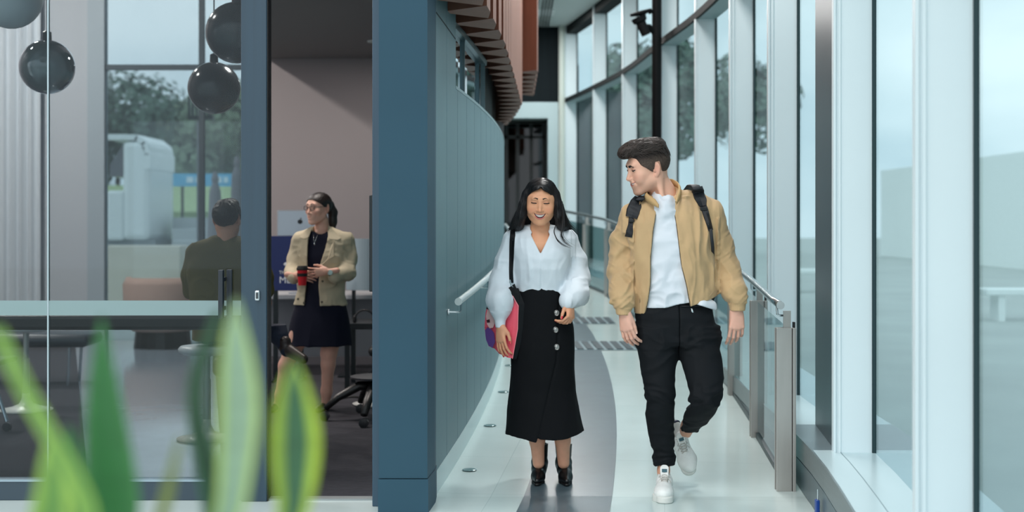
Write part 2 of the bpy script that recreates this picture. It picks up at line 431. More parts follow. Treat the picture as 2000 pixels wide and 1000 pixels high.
# brushed face of the sill towards the corridor: upper band, groove, recessed lower band
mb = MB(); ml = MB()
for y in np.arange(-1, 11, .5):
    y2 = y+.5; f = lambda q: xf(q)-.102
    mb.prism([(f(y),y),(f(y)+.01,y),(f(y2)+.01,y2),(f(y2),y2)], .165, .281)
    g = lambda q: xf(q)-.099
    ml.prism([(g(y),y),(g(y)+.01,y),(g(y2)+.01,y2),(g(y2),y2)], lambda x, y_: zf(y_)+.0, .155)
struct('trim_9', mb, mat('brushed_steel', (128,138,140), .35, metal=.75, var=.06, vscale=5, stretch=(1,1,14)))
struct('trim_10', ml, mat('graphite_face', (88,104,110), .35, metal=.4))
# black steel column standing on the dark stretch of sill
mb = MB().prism([(1.635,7.04),(1.80,7.06),(1.86,7.84),(1.72,7.84)], .281, 4.6); struct('trim_11', mb, mat('black_steel_flat', (44,58,64), .3, metal=.2, var=.15, vscale=2, stretch=(1,1,.4)))
# ---------------------------------------------------------------- exterior ground
struct('ground', MB().box((-60, -30, -.35), (60, 120, -.12)), mat('pale_paving', (176,182,178), .8, var=.1, vscale=.6))

# invented fill lamps, added in the white ceiling to brighten the corridor
for y in (8.5, 11, 13.5, 16, 18.5, 21):
    x = xf(y)-.75
    t = empty('added_ceiling_light', (x, y, 4.6)); tag(t, 'added square fill lamp in the white corridor ceiling', 'fill lamp', 'added corridor fill lamps')
    MB().box((x-.3,y-.3,4.588),(x+.3,y+.3,4.5995)).build('fill_panel', mat('fill_panel', (240,244,244), .4), t)
    light('corridor_fill', 'AREA', (x, y, 4.56), 60, (1,.99,.97), .6)
# ---------------------------------------------------------------- meeting room behind the glass
YG = 7.13; YB = 16.5
def bx(x): return (x-1000)/F*YB
def bz(y): return CAMZ-(y-HY)/F*YB
M_room = mat('room_wall_paint', (160,154,156), .8)
struct('wall_back', MB().box((bx(478), YB, 0), (-.1, YB+.15, 3.4)), M_room)
M_haze = mat('haze_lightened_wall', (196,200,206), .8)  # room wall lightened to imitate haze reflected in the front glass
struct('wall_back_left', MB().box((-9, YB, 0), (bx(172), YB+.15, 5.5)), M_haze)
struct('wall_room_left', MB().box((-7.2, YG, 0), (-7.1, YB, 5.5)), M_room)
struct('ceiling_room', MB().prism([(-1.9,7.13),(-.45,7.13),(-.45,8),(-.45,9),(-.3,11),(-.3,16.65),(-2.95,16.65)], 3.37, 3.45), mat('room_ceiling', (128,126,126), .8))
struct('wall_room_front', MB().box((-9, 7.05, 3.3), (-.65, 7.2, 5.5)), M_wall2)
struct('ceiling_room_tall', MB().prism([(-9,7.2),(-1.9,7.2),(-2.95,16.65),(-9,16.65)], 5.4, 5.5), mat('room_ceiling', (0,0,0)))
struct('wall_bulkhead', MB().prism([(-1.9,7.2),(-1.86,7.2),(-2.91,16.65),(-2.95,16.65)], 3.37, 5.5), M_room)
# added rear window, standing in for the reflection in the front glass
w = empty('window_20', (bx(330), YB, 0)); tag(w, kind='structure')
mb = MB()
mb.box((bx(172), YB-.03, 0), (bx(205), YB+.12, 5.4)).build('window_jamb', mat('pale_jamb', (176,188,196), .5), w)
mb = MB().box((bx(205), YB, bz(136)), (bx(480), YB+.08, bz(126))).box((bx(388), YB, 0), (bx(398), YB+.08, 5.4)).box((bx(474), YB, 0), (bx(482), YB+.08, 5.4))
mb.build('window_frame', mat('window_bar', (70,82,90), .5), w)
MB().box((bx(205), YB+.03, 0), (bx(478), YB+.04, 5.4)).build('pane', glass('rear_glass', (225,232,235), .04, white=.04), w)
# sliding glass wall in front
w = empty('window_21', (-3, YG, 0)); tag(w, kind='structure')
G_front = glass('front_glass', (222,228,230), .022, white=.0)
GX = (475-1000)/F*YG; JX = (94-1000)/F*YG
MB().box((JX+.004, YG, .1), (GX, YG+.012, 3.3)).build('pane', G_front, w)
MB().box((-5.4, YG, .1), (JX-.004, YG+.012, 3.3)).build('pane', G_front, w)
MB().box((JX-.004, YG-.004, .1), (JX+.004, YG+.016, 3.3)).build('joint_seal', mat('joint_metal', (168,184,190), .25, metal=.5), w)
MB().box((-5.4, YG-.03, 0.0), (GX, YG+.04, .098), .004).build('bottom_rail', mat('rail_slate', (50,66,78), .4), w)
MB().box((-5.4, YG-.034, .097), (GX, YG+.04, .108)).build('rail_lip', mat('rail_lip', (150,170,182), .3, metal=.4), w)
def gz(y): return CAMZ-(y-HY)/F*YG
MB().box((-5.4, YG-.002, gz(616)), (GX, YG, gz(587))).build('frosted_band', glass('frosted_strip', (150,170,172), .05, rough=.3, white=.72), w)
d = empty('door_1', (-1.33, YG-.02, 0)); tag(d, kind='structure')
MB().box((GX, YG-.06, .0), ((521-1000)/F*7.07, YG+.02, 3.3), .004).build('door_stile', mat('stile_blue', (38,62,78), .35, var=.1, vscale=4, stretch=(6,1,.2)), d)
MB().box(((519-1000)/F*7.09, YG-.05, .0), ((524-1000)/F*7.09, YG+.05, 3.3)).build('door_edge', mat('door_black', (10,14,18), .4), d)
lk = P(503, 577, 7.065); lo = MB().box((lk.x-.012, 7.052, lk.z-.026), (lk.x+.012, 7.071, lk.z+.026), .006).build('lock_plate', mat('lock_silver', (206,214,218), .25, metal=.6), d)
MB().box((lk.x-.006, 7.046, lk.z-.016), (lk.x+.006, 7.053, lk.z+.016), .002).build('keyhole', mat('lock_dark', (60,66,70), .3), lo)
h1 = P(439, 527, 7.05); h2 = P(439, 622, 7.05)
mb = MB().box((h1.x-.028, 7.02, h2.z), (h1.x-.004, 7.06, h1.z), .003).box((h1.x-.02, 7.05, h1.z-.06), (h1.x-.01, YG, h1.z-.04)).box((h1.x-.02, 7.05, h2.z+.04), (h1.x-.01, YG, h2.z+.06))
mb.box((h1.x-.004, 7.11, h2.z), (h1.x+.024, YG, h1.z), .003)
mb.build('pull_handle', mat('handle_black', (24,34,44), .4), d)
struct('trim_12', MB().box(((727-1000)/F*6.95, 6.95, 0), (-.655, 7.25, 4.7), .004), mat('jamb_blue', (44,74,94), .3, var=.15, vscale=3, stretch=(6,1,.2)))
struct('trim_13', MB().box(((521-1000)/F*7.07, YG-.03, -.01), (-.66, YG+.04, .009)), mat('threshold', (150,158,160), .35, metal=.4))

# curtain (one hung cloth with folds)
mb = MB(); n = 120; vs = []
for i in range(n+1):
    x = -6.9+(6.9-5.58)*i/n; y = YB-.12+.035*math.sin(i*.62)+.01*math.sin(i*1.7); vs += [(x, y, .02), (x, y, 5.3)]
mb.add(vs, [(2*i, 2*i+2, 2*i+3, 2*i+1) for i in range(n)]); mb.add([(x,y+.012,z) for x,y,z in vs], [(2*i+1, 2*i+3, 2*i+2, 2*i) for i in range(n)])
tag(mb.build('curtain', mat('grey_curtain', (212,218,224), .8), smooth=True), 'pale grey full-height curtain hanging in folds at the back of the room', 'curtain')

# pendant globes
M_globe = glass('smoke_globe', (128,132,136), .12, white=.22)
M_globe2 = mat('grey_globe', (58,62,66), .18)
def globe(px, py, r_px, Y, m, lab, lit=False):
    c = P(px, py, Y); r = r_px/F*Y
    t = empty('pendant_lamp', tuple(c)); tag(t, lab, 'pendant lamp', 'round pendant lamps in the meeting room')
    MB().sphere((0,0,0), r, 32).build('lamp_globe', m, None, smooth=True).parent = t
    MB().lathe([(.03,r-.01),(.028,r+.05),(.01,r+.06)], (0,0,0), 16).build('lamp_holder', M_dark, None).parent = t
    MB().tube([(0,0,r+.05),(0,0,5.4-c.z)], .005, 8).build('cord', M_dark, None).parent = t
    b = MB().sphere((0,0,.0), .035, 12).build('bulb', mat('bulb_white', (235,240,240), .3), None, smooth=True); b.parent = t
globe(92, 131, 53, 9.0, M_globe, 'smoky glass globe pendant hanging left of the seated man, crossed by the glass joint')
globe(462, 64, 60, 8.4, M_globe2, 'large grey globe pendant partly hidden behind the top of the door frame')
globe(418, 172, 51, 9.6, M_globe2, 'dark grey globe pendant hanging straight above the seated man\'s head')
globe(20, -6, 62, 8.2, mat('white_globe', (205,212,216), .3), 'white globe pendant cut off by the top left corner')

# iMac-like screen seen from behind, on a desk behind the navy board
Yc = 13.2
t = empty('desktop_computer', tuple(P(590, 470, Yc))); tag(t, 'silver all-in-one desktop computer seen from behind, beside the standing woman\'s face', 'computer')
a, b = P(541, 410, Yc), P(646, 462, Yc)
MB().box((a.x, Yc, b.z), (b.x, Yc+.03, a.z), .012).build('display', mat('silver_case', (176,184,194), .3, metal=.5), t)
lg = P(586, 433, Yc)
mb = MB().sphere((lg.x, Yc-.002, lg.z), .024, 16, (1,.1,.92)).sphere((lg.x+.008, Yc-.002, lg.z+.03), .008, 10, (.8,.2,1.1))
mb.build('emblem', mat('emblem_black', (20,22,26), .3), t, smooth=True)
zt = .74
MB().box((lg.x-.03, Yc+.02, zt+.01), (lg.x+.03, Yc+.05, b.z+.05)).box((lg.x-.1, Yc-.06, zt), (lg.x+.1, Yc+.1, zt+.012), .004).build('stand', mat('silver_case', (0,0,0)), t)
# desk behind
t = empty('desk', (-1.6, 13.3, 0)); tag(t, 'white-topped desk behind the standing woman carrying the computer', 'desk')
MB().box((-2.6, 12.95, .70), (-1.15, 13.75, .74), .004).build('desktop', mat('desk_white', (190,192,196), .4), t)
for x in (-2.55, -1.25):
    for y in (13.0, 13.65): MB().box((x, y, 0), (x+.05, y+.05, .70)).build('leg', M_dark, t)
MB().box((-2.5, 13.6, .1), (-1.2, 13.63, .7)).build('modesty_panel', mat('desk_grey', (150,150,156), .5), t)
# navy board on a stand, with white lettering
Yn = 12.4
t = empty('display_board', tuple(Vector((P(560,560,Yn).x, Yn, 0)))); tag(t, 'navy blue display board with white lettering, left of the standing woman', 'board')
a, b = P(527, 461, Yn), P(592, 568, Yn)
MB().box((a.x-.02, Yn, b.z), (b.x+.06, Yn+.025, a.z), .003).build('board_panel', mat('navy_board', (14,32,92), .45), t)
for x in (538, 588):
    q = P(x, 568, Yn); MB().box((q.x-.02, Yn+.0, 0), (q.x+.02, Yn+.03, b.z)).build('leg', M_dark, t)
    MB().box((q.x-.02, Yn-.2, 0), (q.x+.02, Yn+.2, .02)).build('foot', M_dark, t)
def text(s, loc, size, m, parent=None, rot=(PI/2,0,0), ext=.0015, name='lettering', align='LEFT'):
    cu = bpy.data.curves.new(name, 'FONT'); cu.body = s; cu.size = size; cu.extrude = ext; cu.align_x = align
    o = bpy.data.objects.new('tmp', cu); COL.objects.link(o)
    dg = bpy.context.evaluated_depsgraph_get(); me = bpy.data.meshes.new_from_object(o.evaluated_get(dg)); bpy.data.objects.remove(o)
    R = Euler(rot).to_matrix().to_4x4(); R.translation = Vector(loc); me.transform(R)
    me.materials.clear(); return link(name, me, m, parent)
q = P(545, 553, Yn-.004); text('MEL', q, .085, mat('board_white', (225,228,235), .5), t)
q = P(545, 535, Yn-.004); text('THE', q, .04, mat('board_white', (0,0,0)), t)
q = P(555, 516, Yn-.004); MB().sphere((q.x+.03,q.y,q.z), .03, 12, (1.2,.08,.6)).build('emblem', mat('board_white', (0,0,0)), t, smooth=True)
# pale rounded screen to the right
t = empty('room_divider', (P(705,520,12.8).x, 12.8, 0)); tag(t, 'pale blue-grey curved acoustic divider standing right of the standing woman', 'divider')
a, b = P(676, 466, 12.8), P(730, 566, 12.8); mb = MB(); vs = []
N = 14
for i in range(N+1):
    u = i/N; x = a.x+(b.x-a.x+.1)*u; y = 12.8-.12*math.sin(u*PI); vs += [(x,y,b.z),(x,y,a.z),(x,y+.03,b.z),(x,y+.03,a.z)]
fs = []
for i in range(N): k = 4*i; fs += [(k,k+4,k+5,k+1),(k+2,k+3,k+7,k+6),(k+1,k+5,k+7,k+3),(k,k+2,k+6,k+4)]
mb.add(vs, fs+[(0,1,3,2),(4*N,4*N+2,4*N+3,4*N+1)]); mb.build('panel', mat('divider_felt', (150,168,178), .7), t, smooth=False)
MB().box((a.x+.06,12.74,0),(a.x+.09,12.8,b.z+.1)).box((a.x-.05,12.6,0),(a.x+.2,13.0,.02)).build('stand', M_dark, t)
# table with headset and papers at the right
t = empty('side_table', (P(705,640,12.0).x, 12.0, 0)); tag(t, 'dark table carrying a headset and papers behind the doorway\'s right edge', 'table')
zz = CAMZ-(627-430)/F*12.0
MB().box((P(672,0,12).x, 11.7, zz-.05), (-.95, 12.3, zz)).build('tabletop', M_dark, t)
for x in (P(680,0,12).x, -1.05):
    for y in (11.75, 12.2): MB().box((x,y,0),(x+.04,y+.04,zz-.05)).build('leg', M_dark, t)
q = P(712, 622, 11.85)
mb = MB().tube([(q.x+.085*math.cos(a_), 11.85, zz+.02+.085*math.sin(a_)) for a_ in np.linspace(0, PI, 14)], .008, 8)
mb.box((q.x-.1,11.83,zz),(q.x-.07,11.89,zz+.06),.01).box((q.x+.07,11.83,zz),(q.x+.1,11.89,zz+.06),.01)
tag(mb.build('headset', mat('headset_black', (16,16,20), .4)), 'black headset standing on the side table seen past the skirt', 'headset')
mb = MB()
for i in range(5): mb.box((q.x+.11-.01*(i%2), 11.72+.01*i, zz+.003+.006*i), (q.x+.34, 11.98, zz+.008+.006*i))
tag(mb.build('paper_stack', mat('paper_white', (215,218,222), .7)), 'small stack of white papers beside the black headset', 'papers', kind='thing')
# edge of a wall screen beside the doorway
mb = MB().box((-.86, 8.6, CAMZ-(570-430)/F*8.4), (-.84, 9.2, CAMZ-(380-430)/F*8.4), .004)
q0, q1 = P(721, 381, 8.6), P(735, 570, 8.6)
tag(MB().box((q0.x, 8.6, q1.z), (q1.x+.2, 8.65, q0.z), .006).build('wall_screen', mat('screen_teal', (22,40,48), .3)), 'edge of a dark wall screen at the doorway\'s right jamb', 'screen')
struct('wall_room_pier', MB().box((-.86, 8.66, 0), (-.50, 8.8, 3.37)), M_room)

# black chair base with castors, right of the standing woman
cb = P(722, 800, 9.9)
t = empty('office_chair', (cb.x, 9.9, .0)); tag(t, 'black five-star office chair with castors, cut by the doorway\'s right edge', 'chair')
def armpt(a, r, z): return (cb.x+.06+r*math.cos(a), 9.95+r*math.sin(a), z)
for k in range(5):
    a_ = math.radians(188+72*k)
    MB().tube([armpt(a_, .03, .25), armpt(a_, .14, .25), armpt(a_, .29, .17), armpt(a_, .38, .09)], [.046,.044,.034,.026], 10, flat=.8).build('base_arm', mat('chair_black', (14,16,18), .4), t, smooth=True)
    p = armpt(a_, .385, .036); c = MB()
    for s in (-1, 1): c.lathe([(.01,-.01),(.034,-.008),(.034,.008),(.01,.01)], (p[0], p[1]+s*.014, .036), 18, R=Matrix.Rotation(PI/2, 3, 'X'))
    c.build('castor', mat('castor_black', (20,24,30), .35), t, smooth=False)
MB().tube([(cb.x+.06,9.95,.20),(cb.x+.06,9.95,.45)], .025, 14).build('gas_column', mat('chair_black', (0,0,0)), t)
MB().lathe([(.0,.30),(.20,.305),(.205,.318),(.0,.325)], (cb.x+.06,9.95,0), 28).build('foot_plate', mat('foot_plate', (58,60,64), .4), t)
MB().box((cb.x+.0,9.75,.47),(cb.x+.5,10.25,.55),.04).build('seat', mat('chair_black', (0,0,0)), t, smooth=True)
tag(MB().lathe([(.0,.0),(.19,.004),(.20,.014),(.1,.03),(.03,.05),(.022,.4),(.022,.55),(.0,.56)], (P(735,0,10.6).x, 10.75, .004), 30).build('pedestal', mat('pedestal_white', (222,224,220), .3), smooth=True), 'white pedestal foot showing behind the black chair base', 'pedestal')
mb = MB().tube([Vector((P(655,0,10.9).x+.05*i, 10.9+.01*i, .014+.03*abs(math.sin(i*.6)))) for i in range(8)], .008, 8)
tag(mb.build('cable', mat('cable_black', (12,12,14), .5), smooth=True), 'black cable curling on the carpet under the office chair', 'cable')

# left: long black counter, stools, bench, armchair
t = empty('counter_table', (-2.7, 7.9, 0)); tag(t, 'long black counter table just behind the frosted stripe of the glass', 'table')
Yt = 7.6; zt1 = CAMZ-(616-430)/F*Yt; zt0 = CAMZ-(645-430)/F*Yt
MB().box((-4.6, Yt, zt0), (P(441,0,Yt).x, 8.2, zt1), .02).build('tabletop', mat('counter_black', (8,12,18), .4), t)
for x in (-4.4, P(450,0,Yt).x-.06):
    MB().box((x, 7.85, 0), (x+.035, 7.93, zt0+.01)).build('leg', mat('counter_black', (0,0,0)), t)
def stool(x, y, hs, lab, seat=True):
    t = empty('stool', (x, y, .0)); tag(t, lab, 'stool', 'white pedestal stools')
    MB().lathe([(.0,.004),(.19,.006),(.195,.018),(.11,.035),(.05,.06),(.028,.10),(.026,.14)], (x,y,0), 36).build('base', mat('stool_white', (216,220,214), .3), t, smooth=True)
    MB().lathe([(.026,.12),(.026,.4),(.021,.405),(.021,hs-.05)], (x,y,0), 20).build('pole', mat('stool_grey', (176,182,178), .3, metal=.3), t, smooth=False)
    MB().lathe([(.0,hs-.06),(.15,hs-.055),(.18,hs-.04),(.185,hs-.02),(.17,hs-.002),(.0,hs)], (x,y,0), 36).build('seat', mat('stool_seat', (200,206,208), .35), t, smooth=True)
stool(P(51,0,10.4).x, 10.4, .66, 'white pedestal stool on the carpet at the left edge, nobody on it')
SX, SY = (404-1000)/F*9.04, 9.04
stool(SX, SY, .62, 'white pedestal stool that the man in the olive top sits on')
t = empty('bench', (-3.95, 12.1, 0)); tag(t, 'low dark padded bench with rounded end behind the counter table', 'bench')
MB().box((-5.2, 11.9, .34), (-3.66, 12.4, .455), .05).build('seat', mat('bench_blue', (28,44,58), .4), t, smooth=True)
for x in (-5.1, -3.85):
    for y in (11.97, 12.3): MB().tube([(x,y,.004),(x+.02,y,.36)], .014, 10).build('leg', mat('chrome', (180,190,196), .2, metal=1), t)
t = empty('office_chair', (-3.75, 9.6, 0)); tag(t, 'grey-legged mobile chair cut off by the left edge of the view', 'chair')
q = P(8, 845, 9.4)
MB().tube([(q.x+.02, 9.4, .07), (q.x-.10, 9.45, .38), (q.x-.16,9.5,.45)], .013, 10).build('leg', mat('chrome', (0,0,0)), t)
MB().tube([(q.x-.5, 9.4, .07), (q.x-.4, 9.45, .38),(q.x-.3,9.5,.45)], .013, 10).build('leg', mat('chrome', (0,0,0)), t)
for dx in (.02, -.5): MB().lathe([(.008,-.012),(.03,-.012),(.03,.012),(.008,.012)], (q.x+dx, 9.4, .034), 16, R=Matrix.Rotation(PI/2,3,'X')).build('castor', mat('castor_black', (0,0,0)), t)
MB().box((q.x-.5, 9.3, .44), (q.x-.05, 9.8, .48), .015).build('seat', mat('chair_black', (0,0,0)), t)
t = empty('armchair', (P(316,0,15.6).x, 15.6, 0)); tag(t, 'beige round-backed armchair by the rear window of the room', 'armchair')
ac = P(318, 0, 15.6); mb = MB(); n = 22; vs = []
for i in range(n+1):
    a_ = PI*1.15*(i/n)-PI*.075+PI
    for r, z in ((.40,.25),(.42,.72),(.38,.80),(.30,.74),(.28,.25)): vs.append((ac.x+r*math.cos(a_)*1.05, 15.6+r*math.sin(a_), z))
mb.add(vs, [(5*i+k, 5*i+5+k, 5*i+6+k, 5*i+1+k) for i in range(n) for k in range(4)]+[(0,1,2,3,4),(5*n+4,5*n+3,5*n+2,5*n+1,5*n)])
mb.build('back', mat('beige_fabric', (176,152,142), .8), t, smooth=True)
MB().lathe([(.0,.2),(.34,.2),(.36,.3),(.34,.44),(.0,.46)], (ac.x,15.6,0), 28).build('seat', mat('beige_fabric', (0,0,0)), t, smooth=True)
MB().lathe([(.1,.004),(.32,.01),(.30,.21)], (ac.x,15.6,0), 20).build('base', M_dark, t)

# added fill lamps with round fittings, put in to brighten the room
for (x, y, e) in ((-1.45,14.9,16),(-1.5,10.3,40),(-5.7,13.8,230),(-5.6,9.6,130)):
    zc = 3.37 if x > -2 else 5.4
    t = empty('fill_downlight', (x, y, zc)); tag(t, 'added round fill lamp in the low meeting room ceiling' if x > -2 else 'added round fill lamp in the high ceiling by the rear window', 'fill_downlight', 'added low meeting room fill lamps' if x > -2 else 'added high meeting room fill lamps')
    MB().lathe([(.09,-.012),(.11,-.012),(.11,.0),(.09,.0)], (x,y,zc), 24).build('ring', M_white, t)
    em = MATS.get('fill_lens')
    if not em:
        em = mat('fill_lens', (255,240,225), .3); b_ = em.node_tree.nodes['Principled BSDF']; b_.inputs['Emission Color'].default_value = (1,.88,.76,1); b_.inputs['Emission Strength'].default_value = 6
    MB().lathe([(.0,-.006),(.09,-.006),(.09,0),(.0,0)], (x,y,zc), 24).build('lens', em, t)
    light('room_fill', 'AREA', (x, y, zc-.02), e, (1,.92,.86), .35)
# ---------------------------------------------------------------- corridor fittings
M_steel = mat('brushed_post_steel', (176,174,170), .38, metal=.6, var=.12, vscale=3, stretch=(3,3,.5))
M_rail = mat('handrail_steel', (186,198,202), .22, metal=.9)
M_railL = mat('pale_handrail', (196,208,210), .3, metal=.25)
# wall handrail on the left
t = empty('handrail', (xw(7.6)+.07, 7.6, 0)); tag(t, 'pale tubular handrail fixed along the curved grey wall, behind the woman', 'handrail')
def hz_(y): return .98+zf(y)
ys = list(np.arange(7.55, 16.6, .25))
MB().tube([(xw(y)+.075, y, hz_(y)) for y in ys], .0195, 16).build('rail', M_railL, t, smooth=False)
MB().lathe([(.0,-.004),(.021,-.003),(.021,.003),(0,.004)], (xw(7.55)+.075, 7.548, hz_(7.55)), 20, R=Matrix.Rotation(PI/2,3,'X')).build('end_cap', mat('cap_pale', (205,214,214), .35), t)
for y in (7.66, 9.15, 10.7, 12.2, 13.7, 15.2):
    r = MB().tube([(xw(y)+.075,y,hz_(y)-.015),(xw(y)+.075,y,hz_(y)-.062),(xw(y)+.066,y,hz_(y)-.07),(xw(y)+.004,y,hz_(y)-.07)], .0055, 8).build('bracket', M_rail, t)
    MB().lathe([(.0,0),(.018,.0),(.018,.008),(.0,.009)], (xw(y)+.002, y, hz_(y)-.07), 16, R=Matrix.Rotation(PI/2,3,'Y')).build('wall_plate', M_rail, r)
# glass balustrade on the right: one thing per post, per glass panel, one continuous handrail
def xr(Y): return interp(Y, [(7.31,1.44),(8.73,1.55),(10.3,1.655),(11.8,1.66),(13.3,1.55),(14.8,1.38),(16.3,1.30),(17.8,1.23),(19.3,1.03),(20.8,.80),(21.8,.62)])
PY = [7.31, 8.73, 10.3, 11.8, 13.3, 14.8, 16.3, 17.8, 19.3, 20.8]
wh = ['nearest the camera, with the rail end', 'second from the rail end', 'third from the rail end']
for i, y in enumerate(PY):
    x = xr(y); z = zf(y)
    t = empty('balustrade_post', (x, y, z))
    tag(t, ('brushed steel balustrade post '+wh[i]) if i < 3 else 'brushed steel balustrade post farther up the ramp than the walking man', 'post', 'brushed steel balustrade posts')
    MB().box((x-.041, y, z), (x+.041, y+.014, z+.865), .002).build('post_plate', M_steel, t)
    MB().box((x-.041, y+.05, z), (x+.041, y+.06, z+.865), .002).build('back_plate', M_steel, t)
    mbk = MB().box((x+.045, y-.002, z), (x+.062, y+.05, z+.865), .002); mbk.build('glass_clamp', M_steel, t)
    MB().box((x+.041, y+.004, z), (x+.046, y+.05, z+.86)).box((x+.05, y+.01, z+.86), (x+.06, y+.04, z+.895)).build('rubber_strip', mat('rubber_black', (10,12,14), .6), t)
    MB().box((x-.002, y+.016, z+.80), (x+.038, y+.024, z+.955), .001).build('flange', M_steel, t)
    MB().tube([(x-.002,y+.02,z+.93),(x-.022,y+.02,z+.93),(x-.034,y+.02,z+.938),(x-.036,y+.02,z+.985)], .006, 8).build('bracket', M_rail, t, smooth=True)
t = empty('handrail', (xr(7.31)-.035, 7.2, 0)); tag(t, 'round steel handrail on the glass balustrade beside the windows', 'handrail')
ys = list(np.arange(7.22, 21.8, .25))
MB().tube([(xr(y)-.038, y, zf(y)+.995) for y in ys], .020, 16).build('rail', M_rail, t, smooth=True)
MB().lathe([(.0,-.004),(.021,-.003),(.021,.003),(0,.004)], (xr(7.2)-.038, 7.218, zf(7.2)+.995), 20, R=Matrix.Rotation(PI/2,3,'X')).build('end_cap', mat('cap_grey', (160,170,172), .35), t)
for i in range(len(PY)-1):
    y0, y1 = PY[i]+.066, PY[i+1]-.01
    x0, x1 = xr(PY[i])+.030, xr(PY[i+1])+.0
    t = empty('balustrade_glass', (x0, y0, zf(y0))); tag(t, 'clear glass panel between the balustrade posts, pair %s' % ['at the rail end','behind the man\'s hand'][i] if i < 2 else 'clear balustrade glass panel farther up the ramp', 'glass panel', 'balustrade glass panels')
    mb = MB(); mb.add([(x0,y0,zf(y0)+.03),(x1,y1,zf(y1)+.03),(x1,y1,zf(y1)+.86),(x0,y0,zf(y0)+.86)], [(0,1,2,3)])
    mb.build('pane', G_side, t)
    mb = MB().prism([(x0-.012,y0),(x0+.012,y0),(x1+.012,y1),(x1-.012,y1)], lambda x,y: zf(y), lambda x,y: zf(y)+.035)
    mb.build('base_channel', mat('channel_dark', (38,58,62), .4), t)
# tactile strips across the ramp
M_tac = mat('tactile_bar', (44,62,70), .6)
for (yc, lab) in ((13.05, 'nearer dark ribbed tactile strip crossing the ramp'), (15.1, 'farther dark ribbed tactile strip crossing the ramp')):
    t = empty('tactile_strip', (.9, yc, zf(yc))); tag(t, lab, 'tactile strip', 'tactile strips across the ramp')
    x0, x1 = xw(yc)+.45, xr(yc)-.25
    MB().prism([(x0,yc-.3),(x1,yc-.3),(x1,yc+.3),(x0,yc+.3)], lambda x,y: zf(y)+.0035, lambda x,y: zf(y)+.006).build('mat', mat('tactile_base', (120,142,148), .6), t)
    mb = MB(); n = int((x1-x0)/.092)
    for k in range(n):
        x = x0+.02+.092*k; mb.prism([(x+.03,yc-.27),(x+.088,yc-.27),(x+.058,yc+.27),(x,yc+.27)], lambda x,y: zf(y)+.006, lambda x,y: zf(y)+.012)
    mb.build('ribs', M_tac, t)
# round studs let into the floor
for y, dx in ((7.81,.10),(9.12,.095),(10.45,.085),(11.8,.08)):
    x = [(-.24),(-.145),(-.066),(-.02)][[7.81,9.12,10.45,11.8].index(y)]
    t = MB().lathe([(.0,.0),(.040,.001),(.042,.004),(.034,.007),(.0,.0075)], (x,y,zf(y)+.001), 28).build('floor_light', mat('stud_glass', (120,150,152), .15, metal=.3))
    tag(t, {7.81:'round floor light closest to the dark column',9.12:'round floor light level with the woman\'s hem',10.45:'round floor light just beside the upper skirt',11.8:'round floor light farthest up the ramp'}[y], 'floor light', 'round floor lights along the wall')
# black post with floodlight
t = empty('light_post', (1.56, 14.9, zf(14.9))); tag(t, 'tall black steel post rising behind the man\'s head', 'post')
MB().tube([(1.56,14.9,zf(14.9)),(1.56,14.9,4.6)], .052, 20).build('pole', mat('post_black', (6,8,10), .7, spec=.15), t)
MB().lathe([(.052,0),(.09,.0),(.09,.012),(.052,.014)], (1.56,14.9,zf(14.9)), 20).build('base_plate', M_dark, t)
f = empty('floodlight', tuple(P(1262,60,14.85))); tag(f, 'black floodlight with flared visor fixed to the tall black post', 'floodlight')
c0, c1 = P(1247,34,14.8), P(1262,68,14.8)
mb = MB().tube([c0, c0.lerp(c1,.25), c0.lerp(c1,.3), c1], [.085,.075,.055,.05], 18); mb.build('lamp_housing', mat('post_black', (0,0,0)), f)
mb = MB().tube([P(1231,30,14.8), P(1252,26,14.8), P(1272,19,14.8)], [.03,.06,.035], 12, flat=.5); mb.build('visor', mat('post_black', (0,0,0)), f)
mb = MB().tube([P(1258,52,14.82), P(1268,52,14.85), P(1279,66,14.9)], .03, 10); mb.build('bracket', mat('post_black', (0,0,0)), f)
q = P(1268,24,14.85); MB().tube([q, P(1279,20,14.9)], .022, 10).build('bracket', mat('post_black', (0,0,0)), f)
# small blue tag by the sill
q = P(1595, 985, 6.62)
t = empty('blue_tag', (xf(6.6)-.13, 6.6, .0)); tag(t, 'small blue clip with a metal ring hanging on the steel face of the sill', 'clip')
xx = xf(6.6)-.118
MB().box((xx-.012, 6.585, .008), (xx+.006, 6.625, .105), .004).build('tab', mat('clip_blue', (18,62,140), .4), t)
MB().tube([(xx+.0, 6.605, .10), (xx+.0, 6.605, .155)], .004, 8).build('ring', M_rail, t)

